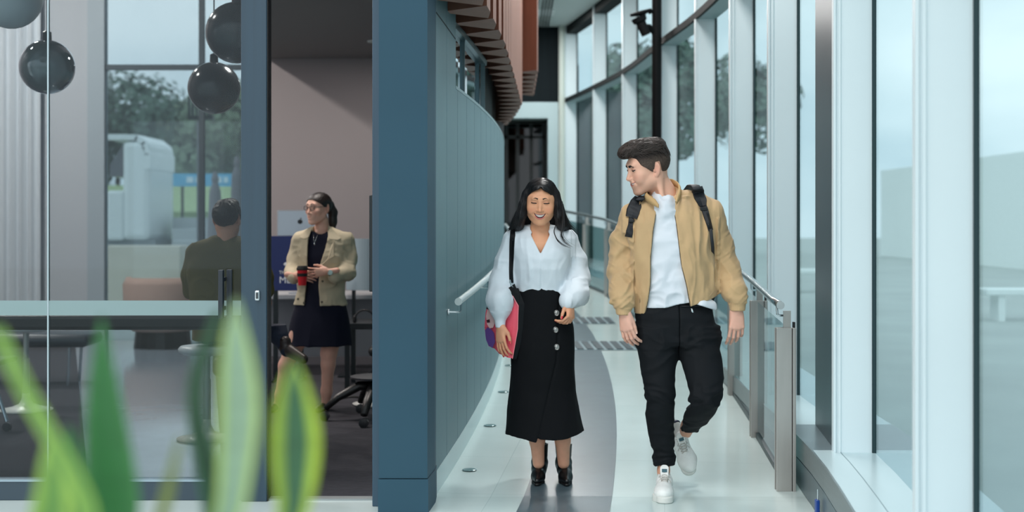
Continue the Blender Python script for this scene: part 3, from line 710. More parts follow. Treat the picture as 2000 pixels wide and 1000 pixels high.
# ---------------------------------------------------------------- snake plant close to the lens
def leaf_mat(name, green, edge, w=.62, stripes=True):
    m = bpy.data.materials.new(name); m.use_nodes = True; nt = m.node_tree; b = nt.nodes['Principled BSDF']; MATS[name] = m
    a = nt.nodes.new('ShaderNodeAttribute'); a.attribute_name = 'across'
    cr = nt.nodes.new('ShaderNodeValToRGB'); cr.color_ramp.elements[0].position = w-.04; cr.color_ramp.elements[0].color = (*lin(green),1)
    cr.color_ramp.elements[1].position = w+.04; cr.color_ramp.elements[1].color = (*lin(edge),1)
    nt.links.new(a.outputs['Fac'], cr.inputs[0]); tc = nt.nodes.new('ShaderNodeTexCoord'); mp = nt.nodes.new('ShaderNodeMapping'); mp.inputs['Scale'].default_value = (8,8,60)
    no = nt.nodes.new('ShaderNodeTexNoise'); no.inputs['Scale'].default_value = 1.5; nt.links.new(tc.outputs['Object'], mp.inputs[0]); nt.links.new(mp.outputs[0], no.inputs['Vector'])
    mr = nt.nodes.new('ShaderNodeMapRange'); mr.inputs['To Min'].default_value = .7; mr.inputs['To Max'].default_value = 1.25; nt.links.new(no.outputs['Fac'], mr.inputs['Value'])
    sc = nt.nodes.new('ShaderNodeVectorMath'); sc.operation = 'SCALE'; nt.links.new(cr.outputs[0], sc.inputs[0]); nt.links.new(mr.outputs[0], sc.inputs['Scale'])
    nt.links.new(sc.outputs[0], b.inputs['Base Color']); b.inputs['Roughness'].default_value = .4
    return m
L_green = leaf_mat('leaf_deep_green', (34,100,48), (54,116,58), .8)
L_pale = leaf_mat('leaf_pale', (128,156,130), (156,182,100), .66)
L_var = leaf_mat('leaf_variegated', (56,100,68), (160,188,62), .52)
L_yel = leaf_mat('leaf_yellow_green', (96,142,66), (142,178,76), .55)
L_olive = leaf_mat('leaf_olive', (96,112,50), (130,140,70), .7)
L_dk = leaf_mat('leaf_dark', (26,64,42), (60,110,70), .8)
pl = empty('snake_plant', (-.55, 1.45, 0)); tag(pl, 'potted snake plant with blurred upright variegated leaves, closest to the camera', 'plant')
def leaf(pts, Y, m, th=.003, yb=1.42, xb=None, twist=0.):
    """pts: (x_px, y_px, width_px) from the tip down; continues into the pot"""
    rows = []
    for (x, y, w) in pts:
        p = P(x, y, Y); rows.append([p, w/F*Y/2])
    p0, w0 = rows[-1]; xb = p0.x if xb is None else xb
    for k in range(1, 5):
        u = k/4; rows.append([Vector((p0.x+(xb-p0.x)*u, Y+(yb-Y)*u, p0.z+(.80-p0.z)*u)), w0*(1-.45*u)])
    # smooth resample
    P_ = np.array([[*p, w] for p, w in rows]); s = np.concatenate([[0], np.cumsum(np.linalg.norm(np.diff(P_[:, :3], axis=0), axis=1))])
    ss = np.linspace(0, s[-1], 48); Q = np.stack([np.interp(ss, s, P_[:, k]) for k in range(4)], 1)
    for _ in range(2): Q[1:-1] = (Q[:-2]+2*Q[1:-1]+Q[2:])/4
    nc = 9; vs = []; ac = []
    for side in (1, -1):
        for i, q in enumerate(Q):
            a = twist*i/47
            for j in range(nc):
                u = -1+2*j/(nc-1); vs.append((q[0]+u*q[3]*math.cos(a), q[1]+u*q[3]*math.sin(a)+abs(u)**2*q[3]*-.25+side*th*(1-u*u)*.5, q[2])); ac.append(abs(u))
    n = 48*nc; fs = []
    for i in range(47):
        for j in range(nc-1):
            k = i*nc+j; fs += [(k, k+nc, k+nc+1, k+1), (n+k+1, n+k+nc+1, n+k+nc, n+k)]
    me = bpy.data.meshes.new('leaf'); me.from_pydata(vs, [], fs); at = me.attributes.new('across', 'FLOAT', 'POINT'); at.data.foreach_set('value', ac)
    return link('leaf', me, m, pl, smooth=True)
leaf([(199,618,4),(201,700,40),(206,780,68),(214,860,88),(222,940,102),(226,1000,108)], 1.42, L_green, xb=-.52)
leaf([(462,585,6),(460,640,44),(466,720,74),(470,800,84),(464,880,74),(456,960,64),(452,1000,60)], 1.34, L_pale, xb=-.47)
leaf([(575,702,4),(574,740,50),(578,800,86),(580,860,100),(578,920,92),(576,980,66),(575,1010,58)], 1.40, L_var, xb=-.42)
leaf([(104,832,4),(104,880,40),(106,940,64),(106,1000,86)], 1.30, L_yel, xb=-.58)
leaf([(-6,640,26),(30,720,34),(70,800,34),(118,880,36),(160,960,40),(180,1010,40)], 1.22, L_yel, xb=-.55)
leaf([(425,610,14),(400,680,26),(380,750,30),(384,820,34),(404,900,44),(424,970,56),(432,1010,60)], 1.50, L_dk, xb=-.46, twist=.6)
leaf([(352,852,6),(342,900,16),(330,950,22),(318,1005,26)], 1.36, L_olive, xb=-.50)
leaf([(135,830,4),(140,880,36),(150,940,46),(158,1000,50)], 1.50, L_green, xb=-.56)
mb = MB().lathe([(.0,.0),(.15,.0),(.20,.84),(.205,.86),(.19,.86),(.185,.80),(.0,.79)], (-.50,1.42,0), 36); mb.build('planter', mat('planter_grey', (90,96,98), .6), pl)

# ---------------------------------------------------------------- outside
def foliage(c, r, n, seed, size=.16, sc=(1,1,1)):
    rnd = random.Random(seed); mb = MB(); bl = []
    for i in range(7): 
        a = rnd.uniform(0, 2*PI); bl.append((Vector((math.cos(a)*r*.5*sc[0], math.sin(a)*r*.5*sc[1], rnd.uniform(-.4,.6)*r*sc[2])), r*rnd.uniform(.4,.62)))
    for i in range(n):
        b, br = rnd.choice(bl); d = Vector((rnd.gauss(0,1), rnd.gauss(0,1), rnd.gauss(0,1))).normalized()
        p = Vector(c)+b+d*br*rnd.uniform(.75,1.05); s = size*rnd.uniform(.6,1.3)
        u = d.cross(Vector((rnd.gauss(0,1),rnd.gauss(0,1),rnd.gauss(0,1)))).normalized(); w = (d*.4+u.cross(d)).normalized()
        mb.add([p-u*s*.5, p+w*s*.6, p+u*s*.5, p-w*s*.6+d*s*.3], [(0,1,2,3)])
    return mb
M_leaf = [mat('tree_green_a', (104,122,100), .7, var=.2, vscale=2), mat('tree_green_b', (88,110,96), .7, var=.2, vscale=2), mat('tree_green_c', (128,142,112), .7, var=.2, vscale=2)]
M_bark = mat('bark', (84,76,66), .9, bump=.5, bscale=12)
def tree(x, y, h, r, seed, m, lab, grp, n=1600, size=.3):
    t = empty('tree', (x, y, -.12)); tag(t, lab, 'tree', grp)
    MB().tube([(x,y,-.15),(x+.1,y,h*.3),(x,y+.1,h*.7)], [.22,.15,.07], 10).build('trunk', M_bark, t)
    foliage((x,y,h*.68), r, n, seed, size, (1,1,1.1)).build('crown', M_leaf[m], t)
k = 0
for (x, y, h, r, m) in ((4.2,44,7.5,2.2,1),(19,34,8,2.6,2),(9.5,58,8,2.8,1)):
    k += 1; tree(x, y, h, r, k, m, 'green tree outside the tall corridor windows', 'trees outside the corridor windows', 3000, .26)
for (x, y, h, r, m) in ((-15.0,64,6.4,3.0,0),(-20.6,72,7.5,3.9,1),(-12.2,74,8.5,3.7,2),(-24.0,64,7.5,3.2,0),(-9.6,64,6.8,2.5,0),(-29,74,9,4,1),(-17.5,80,9.0,3.6,2)):
    k += 1; tree(x, y, h, r, k, m, 'tall tree on the slope beyond the meeting room\'s rear window', 'trees seen through the rear window', 4500, .34)
t = tag(MB().box((16,10,-.12),(17,60,3.6),.02).build('garden_wall', mat('outside_white', (244,248,246), .7, var=.03)), 'long white boundary wall standing outside past the trees', 'wall', kind='thing')
for i,(x,y) in enumerate(((8.2,21.5),(6.6,30))):
    t = empty('bench', (x,y,-.12)); tag(t, 'white block bench outside the windows, nearer of the two' if i == 0 else 'white block bench outside the windows, farther of the two', 'bench', 'white benches outside')
    MB().box((x-.9,y-.25,.28),(x+.9,y+.25,.38),.02).build('seat', mat('outside_white', (0,0,0)), t)
    for s in (-.7,.6): MB().box((x+s,y-.2,-.12),(x+s+.1,y+.2,.28)).build('leg', mat('outside_white', (0,0,0)), t)
# the reflected street, built as real things behind the added rear window
YO = 30.0
def oz(y, Y=YO): return CAMZ-(y-HY)/F*Y
t = empty('truck', (P(246,0,YO).x, YO, -.12)); tag(t, 'white truck with a curved roof parked outside the rear window', 'truck')
M_truck = mat('truck_white', (226,232,232), .4)
a, b = P(238,275,YO), P(292,470,YO)
MB().box((a.x, YO, b.z), (b.x, YO+2.2, a.z), .12).build('cab', M_truck, t)
c = P(208,350,YO); MB().box((c.x, YO, b.z), (a.x+.05, YO+2.2, P(0,372,YO).z), .06).build('bonnet', M_truck, t)
mb = MB(); r0 = [P(208,262,YO), P(240,262,YO), P(268,263,YO), P(285,276,YO), P(293,300,YO), P(293,330,YO)]
for p, q in zip(r0[:-1], r0[1:]):
    d = (q-p).normalized(); nn = Vector((d.z,0,-d.x))*.12
    mb.add([p,q,q+nn,p+nn,p+Vector((0,2.2,0)),q+Vector((0,2.2,0)),q+nn+Vector((0,2.2,0)),p+nn+Vector((0,2.2,0))], [(0,1,2,3),(7,6,5,4),(0,4,5,1),(3,2,6,7),(0,3,7,4),(1,5,6,2)])
mb.build('roof_fairing', M_truck, t)
g = [P(212,322,YO),P(236,285,YO),P(238,285,YO),P(238,345,YO),P(212,345,YO)]
MB().add([p+Vector((0,.1,0)) for p in g]+[p+Vector((0,2,0)) for p in g], [(0,1,2,3,4),(9,8,7,6,5),(0,5,6,1),(1,6,7,2),(2,7,8,3),(3,8,9,4),(4,9,5,0)]).build('windscreen', mat('windscreen', (92,92,98), .2), t)
MB().box((c.x-.05,YO+.1,b.z-.14),(b.x+.1,YO+2.1,b.z+.02)).build('chassis', mat('chassis_grey', (120,128,132), .5), t)
for x in (222,290):
    q = P(x,450,YO); MB().lathe([(.0,-.12),(.44,-.1),(.44,.1),(.0,.12)], (q.x, YO+.15, .34), 24, R=Matrix.Rotation(PI/2,3,'X')).build('wheel', mat('wheel_grey', (70,74,78), .6), t)
YL = 34.0
tag(MB().prism([(P(150,0,YL).x, YL), (P(700,0,YL).x, YL), (P(700,0,YL).x, 58), (P(150,0,YL).x-8, 58)], -.12, lambda x, y: oz(414, YL)+(y-YL)/(58-YL)*(oz(362,58)-oz(414,YL))).build('grass_bank', mat('lawn', (150,170,122), .9, var=.15, vscale=2)), 'sloping green lawn beyond the white truck', 'lawn', kind='stuff')
YN2 = 32.4
t = empty('banner', (P(380,0,YN2).x, YN2+.5, -.12)); tag(t, 'long light blue banner with pale lettering strung in front of the trees', 'banner')
a, b = P(284,339,YN2+1), P(560,364,YN2+1)
MB().box((a.x, YN2+1, b.z), (b.x, YN2+1.04, a.z)).build('cloth', mat('banner_blue', (96,178,216), .6), t)
for x in np.linspace(a.x+.05, b.x-.05, 5): MB().box((x-.03,YN2+1.05,-.12),(x+.03,YN2+1.1,a.z)).build('post', M_dark, t)
mb = MB(); rr = random.Random(3); x = a.x+.35
while x < b.x-.4:
    w_ = rr.uniform(.08,.22); mb.box((x, YN2+.985, b.z+.09), (x+w_, YN2+1.0, a.z-.08)); x += w_+rr.choice((.05,.05,.06,.35))
mb.build('lettering', mat('banner_white', (214,232,240), .6), t)
for i, yy in enumerate((470, 447, 425)):
    st = MB().box((P(347,0,29.5+i).x, 29.0+i, -.12), (P(560,0,29+i).x, 29.99+i, P(0,yy,29+i).z), .01)
    tag(st.build('terrace_step', mat('terrace_grey', (170,176,178), .7)), ['lowest','middle','topmost'][i]+' of the three pale terrace steps outside the rear window', 'step', 'terrace steps')
tag(MB().box((P(196,0,26).x, 26, -.12), (P(352,0,26).x, 26.6, P(0,480,26).z), .02).build('low_wall', mat('cream_wall', (214,206,190), .7)), 'low cream wall outside below the white truck', 'wall', kind='thing')
for px, yt, lab in ((420,335,'closed grey parasol outside, left of the pair behind the seated man\'s head'),(463,305,'closed grey parasol outside, taller of the pair, next to the door frame')):
    q = P(px, yt, 24); YP = 24 if px == 420 else 25.2; q = P(px, yt, YP); t = empty('parasol', (q.x, YP, -.12)); tag(t, lab, 'parasol', 'closed parasols')
    MB().lathe([(.0,1.1),(.14,1.1),(.10,q.z-.35),(.05,q.z-.2),(.07,q.z-.13),(.03,q.z)], (q.x,YP,0), 14).build('canopy', mat('parasol_grey', (112,106,112), .8), t)
    MB().tube([(q.x,YP,-.1),(q.x,YP,1.15)], .03, 8).build('pole', M_dark, t)
    MB().lathe([(.0,-.12),(.3,-.12),(.3,-.05),(.0,-.04)], (q.x,YP,0), 18).build('base', M_dark, t)
q = P(391, 236, 20); t = empty('sign_post', (q.x, 20, -.12)); tag(t, 'grey post with a small black and white sign box below the dark globe', 'sign')
MB().box((q.x-.05,20,-.12),(q.x+.05,20.08,q.z)).build('pole', mat('post_grey', (120,120,126), .6), t)
a, b = P(368,188,20), P(416,234,20)
mb = MB().box((a.x,19.98,b.z),(b.x,20.1,b.z+.06))
for i in range(6): mb.box((a.x+.055*i+.0,19.98,b.z+.06),(a.x+.055*i+.025,20.02,a.z))
mb.box((a.x,19.98,a.z-.04),(b.x,20.1,a.z)); mb.build('sign_box', M_dark, t)
# ---------------------------------------------------------------- soft shapes: distance fields meshed by surface nets
F32 = np.float32
def vnoise(p, seed=0):
    """value noise in [-1, 1] at the points p (N, 3)"""
    p = p.astype(np.float64); i = np.floor(p).astype(np.int64); f = p-i; f = f*f*(3-2*f)
    def h(a):
        n = a[:,0]*73856093 ^ a[:,1]*19349663 ^ a[:,2]*83492791 ^ (seed*2654435761)
        n = (n ^ (n >> 13))*1274126177 & 0x7fffffff; n = n ^ (n >> 16)
        return (n & 0xffff)/32767.5-1
    r = 0
    for dx in (0,1):
        for dy in (0,1):
            for dz in (0,1):
                w = (f[:,0] if dx else 1-f[:,0])*(f[:,1] if dy else 1-f[:,1])*(f[:,2] if dz else 1-f[:,2])
                r = r+w*h(i+np.array([dx,dy,dz]))
    return r
def _smin(a, b, k):
    if k <= 0: return np.minimum(a, b)
    h = np.maximum(k-np.abs(a-b), 0)/k
    return np.minimum(a, b)-h*h*k*.25
class Field:
    def __init__(s, lo, hi, h):
        s.lo = np.array(lo, float); s.h = h; s.n = np.ceil((np.array(hi)-s.lo)/h).astype(int)+1
        s.D = np.full(s.n, .2, F32)
        s.ax = [(s.lo[i]+h*np.arange(s.n[i])).astype(F32) for i in range(3)]
    def _sl(s, lo, hi, m):
        a = np.clip(np.floor((np.array(lo)-m-s.lo)/s.h).astype(int), 0, s.n); b = np.clip(np.ceil((np.array(hi)+m-s.lo)/s.h).astype(int)+1, 0, s.n)
        return tuple(slice(a[i], b[i]) for i in range(3))
    def op(s, prim, k=0., mode='add'):
        fn, lo, hi = prim; m = max(k, .0)+3*s.h
        sl = s._sl(lo, hi, m)
        if any(q.stop-q.start <= 0 for q in sl): return s
        X = s.ax[0][sl[0]][:,None,None]; Y = s.ax[1][sl[1]][None,:,None]; Z = s.ax[2][sl[2]][None,None,:]
        d = fn(X, Y, Z).astype(F32); D = s.D[sl]
        if mode == 'add': D[...] = _smin(D, d, k)
        elif mode == 'sub': D[...] = -_smin(-D, d, k)
        s.D[sl] = D; return s
    def add(s, prim, k=0.): return s.op(prim, k)
    def sub(s, prim, k=0.): return s.op(prim, k, 'sub')
    def cut(s, fn):
        """keep only where fn < 0 (whole grid)"""
        X = s.ax[0][:,None,None]; Y = s.ax[1][None,:,None]; Z = s.ax[2][None,None,:]
        s.D = np.maximum(s.D, np.broadcast_to(fn(X, Y, Z), s.D.shape).astype(F32)); return s
    def displace(s, fn, band=.03):
        i = np.nonzero(np.abs(s.D) < band)
        p = np.stack([s.ax[k][i[k]] for k in range(3)], 1)
        s.D[i] += fn(p).astype(F32); return s
    def mesh(s):
        D = s.D; D[0]=D[-1]=.1; D[:,0]=D[:,-1]=.1; D[:,:,0]=D[:,:,-1]=.1
        ins = D < 0; nx, ny, nz = D.shape
        c = np.zeros((nx-1, ny-1, nz-1), np.uint8)
        for dx in (0,1):
            for dy in (0,1):
                for dz in (0,1): c += ins[dx:nx-1+dx, dy:ny-1+dy, dz:nz-1+dz]
        act = (c > 0) & (c < 8); ci = np.argwhere(act); idx = np.full(act.shape, -1, np.int64); idx[act] = np.arange(len(ci))
        acc = np.zeros((len(ci), 3)); cnt = np.zeros(len(ci))
        cv = {}
        for dx in (0,1):
            for dy in (0,1):
                for dz in (0,1): cv[(dx,dy,dz)] = D[ci[:,0]+dx, ci[:,1]+dy, ci[:,2]+dz].astype(float)
        for a in cv:
            for ax in range(3):
                if a[ax] == 0:
                    b = list(a); b[ax] = 1; b = tuple(b); va, vb = cv[a], cv[b]; m = (va < 0) != (vb < 0)
                    t = np.where(m, va/np.where(m, va-vb, 1), 0)
                    p = np.array(a, float)[None,:].repeat(len(ci), 0); p[:,ax] += t
                    acc[m] += p[m]; cnt[m] += 1
        v = (ci+acc/np.maximum(cnt,1)[:,None])*s.h+s.lo
        F_ = []
        for ax in range(3):
            o = [(1,2),(2,0),(0,1)][ax]
            sl0 = [slice(None)]*3; sl1 = [slice(None)]*3; sl0[ax] = slice(0,-1); sl1[ax] = slice(1,None)
            a = ins[tuple(sl0)]; b = ins[tuple(sl1)]; e = np.argwhere(a != b)
            ok = (e[:,o[0]] > 0) & (e[:,o[1]] > 0) & (e[:,o[0]] < D.shape[o[0]]-1) & (e[:,o[1]] < D.shape[o[1]]-1); e = e[ok]
            def g(d0, d1):
                q = e.copy(); q[:,o[0]] -= d0; q[:,o[1]] -= d1; return idx[q[:,0], q[:,1], q[:,2]]
            quad = np.stack([g(0,0), g(1,0), g(1,1), g(0,1)], 1)
            inn = a[e[:,0], e[:,1], e[:,2]]
            quad[~inn] = quad[~inn][:, ::-1]
            F_.append(quad)
        return v, np.concatenate(F_)
def keep_big(v, f, frac=.02):
    """drop crumbs: tiny loose islands of the net"""
    par = np.arange(len(v))
    def step(par):
        for _ in range(60):
            m = np.minimum.reduce([par[f[:,i]] for i in range(4)]); new = par.copy()
            for i in range(4): np.minimum.at(new, f[:,i], m)
            new = new[new]
            if (new == par).all(): break
            par = new
        return par
    par = step(par); ids, inv, cnt = np.unique(par, return_inverse=True, return_counts=True)
    ok = cnt[inv] >= frac*len(v); fm = ok[f].all(1); f = f[fm]
    mp = np.cumsum(ok)-1; return v[ok], mp[f]
def to_mesh(name, parts, m, parent, M=None, colfn=None, clean=True, smooth_it=1):
    """parts: list of (v, f[, colours]) joined into one mesh object"""
    V = []; Fc = []; C = []; n = 0
    for q in parts:
        v, f = q[0], q[1]
        V.append(v); Fc.append(f+n); n += len(v)
        C.append(q[2] if len(q) > 2 and q[2] is not None else (colfn(v) if colfn else np.ones((len(v),3))))
    v = np.concatenate(V); f = np.concatenate(Fc); c = np.concatenate(C)
    if M is not None:
        A = np.array(M); v = v @ A[:3,:3].T + A[:3,3]
    me = bpy.data.meshes.new(name); me.vertices.add(len(v)); me.vertices.foreach_set('co', v.astype(F32).ravel())
    me.loops.add(f.size); me.loops.foreach_set('vertex_index', f.astype(np.int32).ravel())
    me.polygons.add(len(f)); me.polygons.foreach_set('loop_start', np.arange(0, f.size, 4, dtype=np.int32))
    try: me.polygons.foreach_set('loop_total', np.full(len(f), 4, np.int32))
    except Exception: pass
    me.update(calc_edges=True); me.validate()
    if colfn or any(len(q) > 2 for q in parts):
        at = me.color_attributes.new('col', 'FLOAT_COLOR', 'POINT'); at.data.foreach_set('color', np.concatenate([c, np.ones((len(c),1))],1).astype(F32).ravel())
    return link(name, me, m, parent, smooth=True)
def relax(v, f, it=1, lam=.5):
    for _ in range(it):
        acc = np.zeros_like(v); cnt = np.zeros(len(v))
        for i in range(4):
            for j in ((i+1) % 4, (i-1) % 4): np.add.at(acc, f[:,i], v[f[:,j]]); np.add.at(cnt, f[:,i], 1)
        v = v+lam*(acc/np.maximum(cnt,1)[:,None]-v)
    return v
def net(fd, it=1, frac=.02):
    v, f = fd.mesh()
    if frac: v, f = keep_big(v, f, frac)
    return relax(v, f, it), f
# primitives: (distance function, lower corner, upper corner)
def rc(a, b, ra, rb=None, fy=1.0):
    a = np.array(a, float); b = np.array(b, float); rb = ra if rb is None else rb; ab = b-a; L = max(float(ab@ab), 1e-9)
    def fn(X, Y, Z):
        px, py, pz = X-a[0], Y-a[1], Z-a[2]; t = np.clip((px*ab[0]+py*ab[1]+pz*ab[2])/L, 0, 1)
        return np.sqrt((px-ab[0]*t)**2+((py-ab[1]*t)*fy)**2+(pz-ab[2]*t)**2)-(ra+(rb-ra)*t)
    r = max(ra, rb); return fn, np.minimum(a,b)-r, np.maximum(a,b)+r
def chain(pts, rads):
    return [rc(pts[i], pts[i+1], rads[i], rads[i+1]) for i in range(len(pts)-1)]
def el(c, r, R=None):
    c = np.array(c, float); r = np.array(r, float)
    Rm = np.eye(3) if R is None else np.array(R)      # columns: ellipsoid axes
    def fn(X, Y, Z):
        px, py, pz = X-c[0], Y-c[1], Z-c[2]
        q = [(Rm[0,i]*px+Rm[1,i]*py+Rm[2,i]*pz)/r[i] for i in range(3)]
        k0 = np.sqrt(q[0]**2+q[1]**2+q[2]**2); k1 = np.sqrt((q[0]/r[0])**2+(q[1]/r[1])**2+(q[2]/r[2])**2)+1e-9
        return k0*(k0-1)/k1
    e = np.sqrt(((Rm*r[None,:])**2).sum(1)); return fn, c-e, c+e
def loft(rows, e=2.0, cap=True):
    """rows (z, cx, cy, rx, ry) stacked along z, smoothly interpolated"""
    rows = sorted(rows); A = np.array(rows, float); zz = np.linspace(A[0,0], A[-1,0], 200)
    B = np.stack([np.interp(zz, A[:,0], A[:,k]) for k in range(1,5)], 1)
    w = max(2, int(200/(len(rows)*2.2)))
    if w > 1:
        ker = np.hanning(w+2)[1:-1]; ker /= ker.sum(); pad = np.pad(B, ((w,w),(0,0)), mode='reflect', reflect_type='odd')
        B = np.stack([np.convolve(pad[:,k], ker, 'same')[w:-w] for k in range(4)], 1)
    def fn(X, Y, Z):
        z = np.clip(Z, zz[0], zz[-1]); z1 = z.ravel()
        cx, cy, rx, ry = [np.interp(z1, zz, B[:,k]).reshape(z.shape) for k in range(4)]
        if e == 2.0: q = np.sqrt(((X-cx)/rx)**2+((Y-cy)/ry)**2)
        else: q = (np.abs((X-cx)/rx)**e+np.abs((Y-cy)/ry)**e)**(1/e)
        d = (q-1)*np.minimum(rx, ry)*.5*(1+np.minimum(rx,ry)/np.maximum(rx,ry))
        return np.maximum(d, np.maximum(Z-zz[-1], zz[0]-Z)) if cap else d
    lo = (float((A[:,1]-A[:,3]).min()), float((A[:,2]-A[:,4]).min()), A[0,0]); hi = (float((A[:,1]+A[:,3]).max()), float((A[:,2]+A[:,4]).max()), A[-1,0])
    return fn, np.array(lo), np.array(hi)
def grow(prim, t):
    fn, lo, hi = prim; return (lambda X,Y,Z: fn(X,Y,Z)-t), lo-abs(t), hi+abs(t)
def frame(fwd, up):
    """matrix columns (left, back, up) of a head or foot looking along fwd"""
    f = Vector(fwd).normalized(); u = Vector(up); u = (u-f*u.dot(f)).normalized(); l = u.cross(f)
    return np.array([[l.x,-f.x,u.x],[l.y,-f.y,u.y],[l.z,-f.z,u.z]])
def T(R, o, s=1.0):
    M = np.eye(4); M[:3,:3] = np.array(R)*s; M[:3,3] = o; return M

# ---- hand: local frame d (towards the fingers), n (out of the back of the hand), s (towards the thumb)
def hand_prims(w, d, n, thumb, L=.185, curl=(25,30,20), spread=3, each=None, th=(35,20), fat=1.0):
    d = Vector(d).normalized(); n = Vector(n); n = (n-d*n.dot(d)).normalized(); s = Vector(thumb); s = (s-d*s.dot(d)-n*s.dot(n)).normalized()
    w = Vector(w); P_ = []; nails = []; tips = []
    pal = L*.50; wd = L*.225
    offs = [.92,.33,-.28,-.85]; lens = [.94,1.03,.97,.78]; back = [0,.012,.0,-.05]
    K = []
    for i in range(4):
        k = w+d*(pal*(.98+back[i]))+s*(offs[i]*wd*.5*1.55)+n*(.0012 if i in (1,2) else 0); K.append(k)
        P_.append((rc(w+d*.008+s*(offs[i]*wd*.30), k, .0125*fat, .0105*fat), .012))
    P_.append((el(w+d*pal*.5, np.array([1,1,1])*1.0*np.array([pal*.62, .0135*fat, wd*.78]), np.array([[d.x,n.x,s.x],[d.y,n.y,s.y],[d.z,n.z,s.z]])), .012))
    P_.append((rc(w-d*.07, w+d*.012, .0235*fat, .0215*fat), .012))
    for i in range(4):
        c = (each[i] if each else curl); a = 0; p = K[i]; ph = [.255*L, .165*L, .125*L]
        rad = [.0094, .0085, .0078, .0068]; q = 1 if i < 3 else .88
        sp = math.radians(spread*(1.5-i))
        for j in range(3):
            a += math.radians(c[j]); dd = (d*math.cos(a)-n*math.sin(a)); dd = (dd+s*math.sin(sp)).normalized()
            p2 = p+dd*ph[j]*lens[i]; P_.append((rc(p, p2, rad[j]*q*fat, rad[j+1]*q*fat), .003))
            if j == 2:
                nn = (n*math.cos(a)+d*math.sin(a)).normalized(); nails.append((p2-dd*.002+nn*(.0062*q), dd, nn, .0062*q*fat)); tips.append(p2)
            p = p2
    t0 = w+d*pal*.16+s*wd*.50-n*.004; a, b = math.radians(th[0]), math.radians(th[1])
    t1 = t0+(d*math.cos(a)*1+s*math.sin(a)*1-n*.35).normalized()*L*.235
    t2 = t1+(d*math.cos(a*.5)+s*math.sin(a*.5)-n*math.sin(b)).normalized()*L*.17
    t3 = t2+(d*math.cos(a*.2)+s*math.sin(a*.2)-n*math.sin(b*1.4)).normalized()*L*.14
    P_ += [(rc(t0, t1, .0165*fat, .0115*fat), .014), (rc(t1, t2, .0112*fat, .0100*fat), .004), (rc(t2, t3, .0100*fat, .0078*fat), .003)]
    td = (t3-t2).normalized(); tn = (s*.6+n*.8); tn = (tn-td*tn.dot(td)).normalized(); nails.append((t3-td*.001+tn*.0072, td, tn, .0072*fat))
    return P_, nails
def nail_mesh(nails, name, m, parent, ln=1.5):
    for c, d, n, r in nails:
        mb = MB(); s = d.cross(n); vs = []; fs = []
        for i in range(5):
            for j in range(5):
                u = -1+j/2; v = -1+i/2; k = math.sqrt(max(0, 1-.35*v*v*(1 if v > 0 else .4)))
                vs.append(c+s*(u*r*.8*k)+d*(v*r*ln*.8)+n*(r*.22*(1-u*u)-.0006))
        for i in range(4):
            for j in range(4): k = i*5+j; fs.append((k,k+1,k+6,k+5))
        mb.add(vs, fs); mb.build(name, m, parent, smooth=True)

# ---- head in its own frame: +x its left, -y its face, +z up, about .235 tall
def head_field(h=.0022, male=True, smile=.0, wide=1.0, neck=True, chin=1.0, slim=1.0, closed=False, jaw=1.0, mouth=(.026,-.047,-.051,-.062)):
    fd = Field((-.105,-.14,-.16), (.105,.13,.135), h)
    A = fd.add
    A(el((0,.018,.034), (.076*wide,.094,.083)))
    A(el((0,-.022,.010), (.0665*wide,.070,.082)), .03)
    A(el((0,-.028,-.050), (.0565*wide*jaw,.056,.052)), .03)
    for s in (-1,1):
        A(rc((s*.052*wide*jaw,.0,-.052), (s*.022*jaw,-.066,-.092), .016, .013), .03)
        A(el((s*.042*wide,-.060,-.018), (.022,.022,.019)), .022)
    A(el((0,-.072,-.097), (.022*chin,.017,.015)), .022)
    A(rc((-.034,-.081,.034), (.034,-.081,.034), .0085 if male else .006), .02)
    for s in (-1,1): fd.sub(el((s*.031,-.099,.012), (.0185,.014,.0125)), .014)
    for s in (-1,1): A(el((s*.031,-.0745,.0115), (.0155,.0135,.0115)), .005)
    # nose
    A(rc((0,-.084,.022), (0,-.1035,-.022), .0068, .0095 if male else .0082), .012)
    A(el((0,-.105,-.027), (.0100,.0098,.0082)), .008)
    for s in (-1,1):
        A(el((s*.0125,-.0945,-.030), (.0072,.0085,.0066)), .006)
        fd.sub(el((s*.0068,-.0985,-.0362), (.0042,.006,.0036)), .002)
    # mouth mound, lips, smile lines
    mw, mzc, mzu, mzl = mouth
    A(el((0,-.076,(mzu+mzl)/2), (.031,.019,.024)), .022)
    if smile > .3:
        for s in (-1,1):
            A(el((s*(mw+.012),-.064,mzc+.006), (.018,.019,.018)), .018)
            fd.sub(rc((s*(mw*.62),-.0965,-.031), (s*(mw+.0065),-.0835,mzc-.008), .0022), .010)
    else: A(el((0,-.088,-.068),(.016,.008,.006)), .008)
    # ears
    for s in (-1,1):
        R = np.array(Euler((math.radians(-12), 0, math.radians(s*-22))).to_matrix())
        A(el((s*.0765*wide,.012,-.004), (.0055,.0175,.031), R), .006)
        fd.sub(el((s*.0835*wide,.009,.001), (.0045,.0105,.018), R), .003)
        A(rc((s*.079*wide,-.004,-.006),(s*.079*wide,.0,-.014), .0035), .003)
        A(el((s*.0765*wide,.003,-.031), (.0045,.008,.009)), .006)
    fd.mouth = mouth
    return fd
